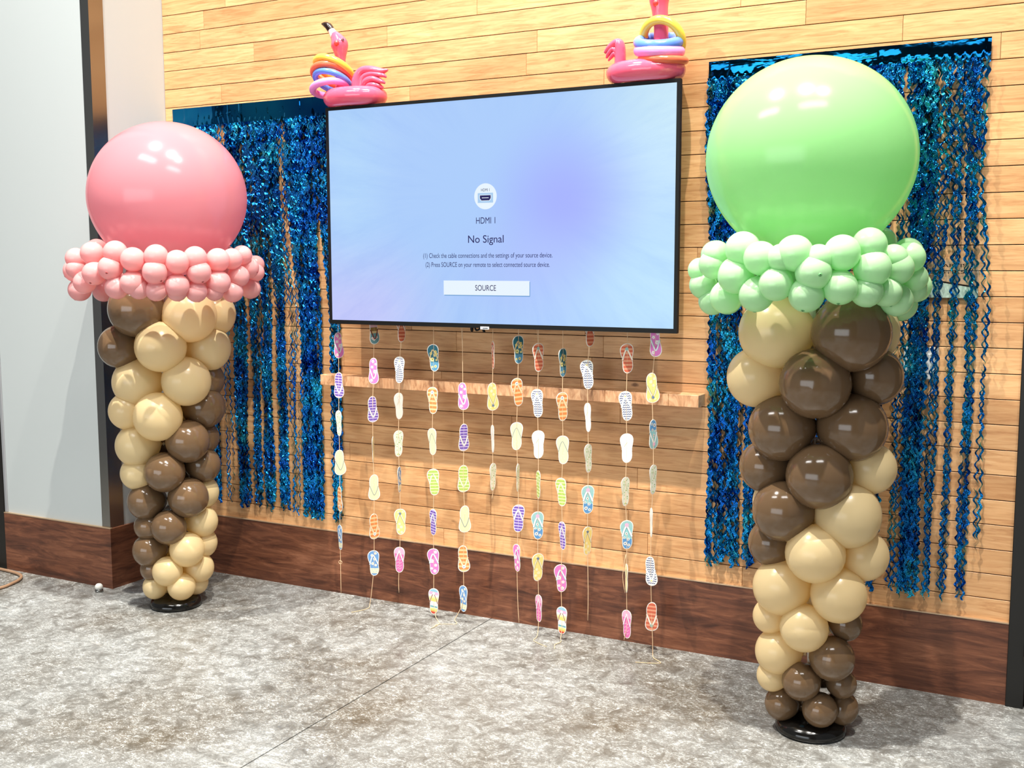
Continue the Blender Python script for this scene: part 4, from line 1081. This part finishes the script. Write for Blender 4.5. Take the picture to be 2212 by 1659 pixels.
# ------------------------------------------------------------------ inflatable flamingo ring toss sets on the television
M_FLAM = mat('pink_vinyl', (236, 92, 122), 0.16, coat=0.3, sub=0.15, subcol=(0.02, 0.008, 0.008))
M_FLAMD = mat('red_vinyl_cheek', (232, 66, 66), 0.3)
M_VBLACK = mat('black_vinyl', (30, 14, 12), 0.25)
M_PALE = mat('pale_pink_vinyl', (248, 206, 196), 0.25)
RINGM = {'yellow': mat('yellow_vinyl', (250, 206, 80), 0.2), 'orange': mat('orange_vinyl', (240, 106, 76), 0.2), 'blue': mat('blue_vinyl', (96, 138, 232), 0.2), 'pink': mat('candy_pink_vinyl', (246, 150, 222), 0.2)}
def oval_float(bm, rx, ry, r, rz, n=64, m=18, wr=0.035):
    V = []
    for i in range(n):
        a = 2 * PI * i / n; row = []
        for j in range(m):
            b = 2 * PI * j / m
            seam = math.exp(-((b - PI * 0.12) / 0.5) ** 2) if b < PI else 0
            q = 1 + wr * seam * math.sin(a * 26)
            d = r * math.cos(b) * q
            row.append(bm.verts.new(((rx + d) * math.cos(a), (ry + d) * math.sin(a), rz * math.sin(b) * q)))
        V.append(row)
    for i in range(n):
        for j in range(m):
            bm.faces.new((V[i][j], V[(i + 1) % n][j], V[(i + 1) % n][(j + 1) % m], V[i][(j + 1) % m]))
def flamingo(label, loc, neck, beak, cheek, lash, tails, rx, ry):
    root = thing('flamingo_ring_toss', label, 'inflatable flamingo', loc)
    L = Vector(loc)
    bm = bmesh.new(); oval_float(bm, rx, ry, 0.043, 0.040)
    for v in bm.verts: v.co.z += 0.040
    obj('body', bm, M_FLAM, root, True)
    bm = bmesh.new()
    # thin floor of the float closing the middle hole
    bmesh.ops.create_circle(bm, cap_ends=True, segments=40, radius=1.0)
    for v in bm.verts: v.co = Vector((v.co.x * rx, v.co.y * ry, 0.036))
    obj('deck', bm, M_FLAM, root)
    bm = bmesh.new(); sweep(bm, [Vector(p[:3]) - L for p in neck], [p[3] for p in neck], 18, 6)
    nk = obj('neck', bm, M_FLAM, root, True)
    if cheek:
        for (x, y, z, r) in cheek:
            bm = bmesh.new(); bmesh.ops.create_uvsphere(bm, u_segments=16, v_segments=10, radius=r)
            for v in bm.verts: v.co = v.co + Vector((x, y, z)) - L
            obj('cheek', bm, M_FLAMD, nk, True)
    if lash:
        bm = bmesh.new()
        for a, b in lash: sweep(bm, [Vector(a) - L, (Vector(a) + Vector(b)) / 2 - L, Vector(b) - L], [0.0016] * 3, 6, 2)
        obj('eyelash', bm, M_VBLACK, nk, True)
    if beak:
        bm = bmesh.new(); sweep(bm, [Vector(p[:3]) - L for p in beak[0]], [p[3] for p in beak[0]], 14, 5); obj('beak', bm, M_PALE, root, True)
        bm = bmesh.new(); sweep(bm, [Vector(p[:3]) - L for p in beak[1]], [p[3] for p in beak[1]], 14, 5); obj('beak_tip', bm, M_VBLACK, root, True)
    bm = bmesh.new()
    for tl, fl_ in tails: sweep(bm, [Vector(p[:3]) - L for p in tl], [p[3] for p in tl], 14, 6, fl_)
    obj('tail', bm, M_FLAM, root, True)
    return root
ZT = tv_z1 + 0.0005
YF = -0.118
flamingo('pink inflatable flamingo with raised black beak on the television\'s left corner', (-2.885, YF, ZT),
    [(-2.962, YF, 2.30, 0.024), (-2.962, YF, 2.40, 0.022), (-2.960, YF, 2.468, 0.0225), (-2.960, YF, 2.502, 0.030), (-2.964, YF, 2.534, 0.0385), (-2.976, YF, 2.560, 0.0295), (-2.992, YF, 2.582, 0.0185)],
    ([(-2.988, YF, 2.572, 0.0215), (-3.002, YF, 2.592, 0.0165), (-3.012, YF, 2.604, 0.0160)], [(-3.008, YF, 2.600, 0.0165), (-3.022, YF, 2.618, 0.0165), (-3.040, YF, 2.628, 0.012), (-3.058, YF, 2.633, 0.004)]),
    [(-2.955, YF - 0.0325, 2.534, 0.0125)], [((-2.9325, YF - 0.0185, 2.556), (-2.9265, YF - 0.0175, 2.546)), ((-2.930, YF - 0.019, 2.551), (-2.937, YF - 0.024, 2.548)), ((-2.9285, YF - 0.019, 2.548), (-2.931, YF - 0.023, 2.541))],
    [([(-2.862, YF, 2.325, 0.028), (-2.862, YF, 2.375, 0.027), (-2.840, YF, 2.408, 0.022), (-2.795, YF, 2.411, 0.019), (-2.745, YF, 2.402, 0.014), (-2.712, YF, 2.405, 0.005)], 1.4),
     ([(-2.846, YF, 2.335, 0.020), (-2.830, YF - 0.004, 2.378, 0.018), (-2.790, YF - 0.008, 2.392, 0.014), (-2.735, YF - 0.006, 2.384, 0.010), (-2.718, YF, 2.374, 0.004)], 1.4),
     ([(-2.830, YF, 2.335, 0.018), (-2.815, YF - 0.010, 2.362, 0.017), (-2.780, YF - 0.012, 2.372, 0.014), (-2.740, YF - 0.008, 2.358, 0.010), (-2.724, YF, 2.350, 0.004)], 1.4),
     ([(-2.820, YF, 2.33, 0.014), (-2.795, YF - 0.010, 2.346, 0.015), (-2.760, YF - 0.008, 2.342, 0.013), (-2.735, YF, 2.330, 0.005)], 1.4)], 0.110, 0.068)
flamingo('pink inflatable flamingo with its head above the frame on the television\'s right corner', (-1.528, YF, ZT),
    [(-1.466, YF, 2.30, 0.033), (-1.467, YF, 2.40, 0.029), (-1.468, YF, 2.47, 0.028), (-1.474, YF, 2.53, 0.032), (-1.476, YF, 2.57, 0.0385), (-1.465, YF, 2.61, 0.027), (-1.45, YF, 2.632, 0.018)],
    ([(-1.458, YF, 2.620, 0.021), (-1.444, YF, 2.640, 0.0165), (-1.434, YF, 2.654, 0.0160)], [(-1.438, YF, 2.650, 0.0165), (-1.424, YF, 2.668, 0.0165), (-1.404, YF, 2.678, 0.012), (-1.388, YF, 2.683, 0.004)]),
    [(-1.479, YF - 0.028, 2.545, 0.0125)], None,
    [([(-1.634, YF, 2.325, 0.022), (-1.632, YF, 2.375, 0.0205), (-1.636, YF, 2.412, 0.0195), (-1.652, YF, 2.418, 0.0165), (-1.680, YF, 2.402, 0.012), (-1.698, YF, 2.386, 0.005)], 1.3),
     ([(-1.646, YF, 2.385, 0.014), (-1.662, YF - 0.004, 2.397, 0.011), (-1.682, YF - 0.002, 2.380, 0.008), (-1.690, YF, 2.366, 0.004)], 1.3),
     ([(-1.642, YF, 2.366, 0.012), (-1.655, YF - 0.004, 2.380, 0.010), (-1.672, YF - 0.002, 2.366, 0.007), (-1.682, YF, 2.355, 0.003)], 1.3)], 0.113, 0.068)
def ring(col, loc, rot, label, R_=0.076, r=0.0165, flat=1.0):
    bm = bmesh.new()
    n, m = 48, 14; V = []
    for i in range(n):
        a = 2 * PI * i / n
        V.append([bm.verts.new(((R_ + r * math.cos(2 * PI * j / m)) * math.cos(a), (R_ + r * math.cos(2 * PI * j / m)) * math.sin(a), r * flat * math.sin(2 * PI * j / m))) for j in range(m)])
    for i in range(n):
        for j in range(m):
            bm.faces.new((V[i][j], V[(i + 1) % n][j], V[(i + 1) % n][(j + 1) % m], V[i][(j + 1) % m]))
    o = obj('toss_ring', bm, RINGM[col], None, True)
    o.location = loc; o.rotation_euler = rot
    tag(o, label, 'toy ring', 'inflatable toss rings')
    return o
ring('yellow', (-2.994, YF - 0.006, 2.431), (-0.50, 0.16, 0), 'yellow inflatable ring topmost on the neck of the left flamingo', 0.082, 0.0160)
ring('orange', (-3.003, YF - 0.008, 2.404), (-0.46, -0.08, 0), 'orange inflatable ring just under the yellow one on the left flamingo', 0.082, 0.0160)
ring('blue', (-2.998, YF - 0.010, 2.377), (-0.46, 0.06, 0), 'blue inflatable ring third down on the neck of the left flamingo', 0.079, 0.0140)
ring('pink', (-3.006, YF - 0.012, 2.347), (-0.16, -0.22, 0), 'pink inflatable ring lowest on the neck of the left flamingo', 0.080, 0.0160)
ring('yellow', (-1.463, YF + 0.006, 2.416), (-0.98, 0.22, 0), 'yellow inflatable ring standing nearly upright round the right flamingo\'s neck', 0.078, 0.017)
ring('blue', (-1.472, YF - 0.010, 2.407), (0.36, 0.11, 0), 'blue inflatable ring level round the right flamingo\'s neck', 0.076, 0.021)
ring('pink', (-1.470, YF - 0.010, 2.371), (0.16, 0.10, 0), 'pink inflatable ring below the blue one on the right flamingo', 0.076, 0.022)
ring('orange', (-1.457, YF - 0.004, 2.338), (0.10, 0.09, 0), 'red orange inflatable ring lowest on the right flamingo\'s neck', 0.078, 0.020, 0.8)

# ------------------------------------------------------------------ small things on the floor
DS = thing('door_stop', 'small white domed door stop on the floor by the walnut corner', 'door stop', (-4.147, -0.530, 0))
bm = bmesh.new(); lathe(bm, [(0, 0.0005), (0.019, 0.0005), (0.020, 0.004), (0.018, 0.012), (0.014, 0.014), (0, 0.014)], 24); obj('metal_base', bm, M_STEEL, DS, True)
bm = bmesh.new(); lathe(bm, [(0, 0.014), (0.016, 0.014), (0.019, 0.022), (0.017, 0.032), (0.010, 0.039), (0, 0.041)], 24); obj('rubber_dome', bm, mat('white_rubber', (232, 232, 226), 0.4), DS, True)
bm = bmesh.new()
sweep(bm, [(-5.15, -0.52, 0.0085), (-4.95, -0.505, 0.0085), (-4.78, -0.515, 0.0085), (-4.690, -0.540, 0.0085), (-4.640, -0.590, 0.0085), (-4.615, -0.650, 0.0085), (-4.60, -0.72, 0.0085), (-4.63, -0.80, 0.0085), (-4.72, -0.92, 0.0085), (-4.9, -1.05, 0.0085)], [0.008] * 10, 8, 5)
tag(obj('power_cord', bm, mat('tan_cord', (150, 118, 92), 0.5), None, True), 'tan cord looping on the concrete floor by the left door', 'cord')
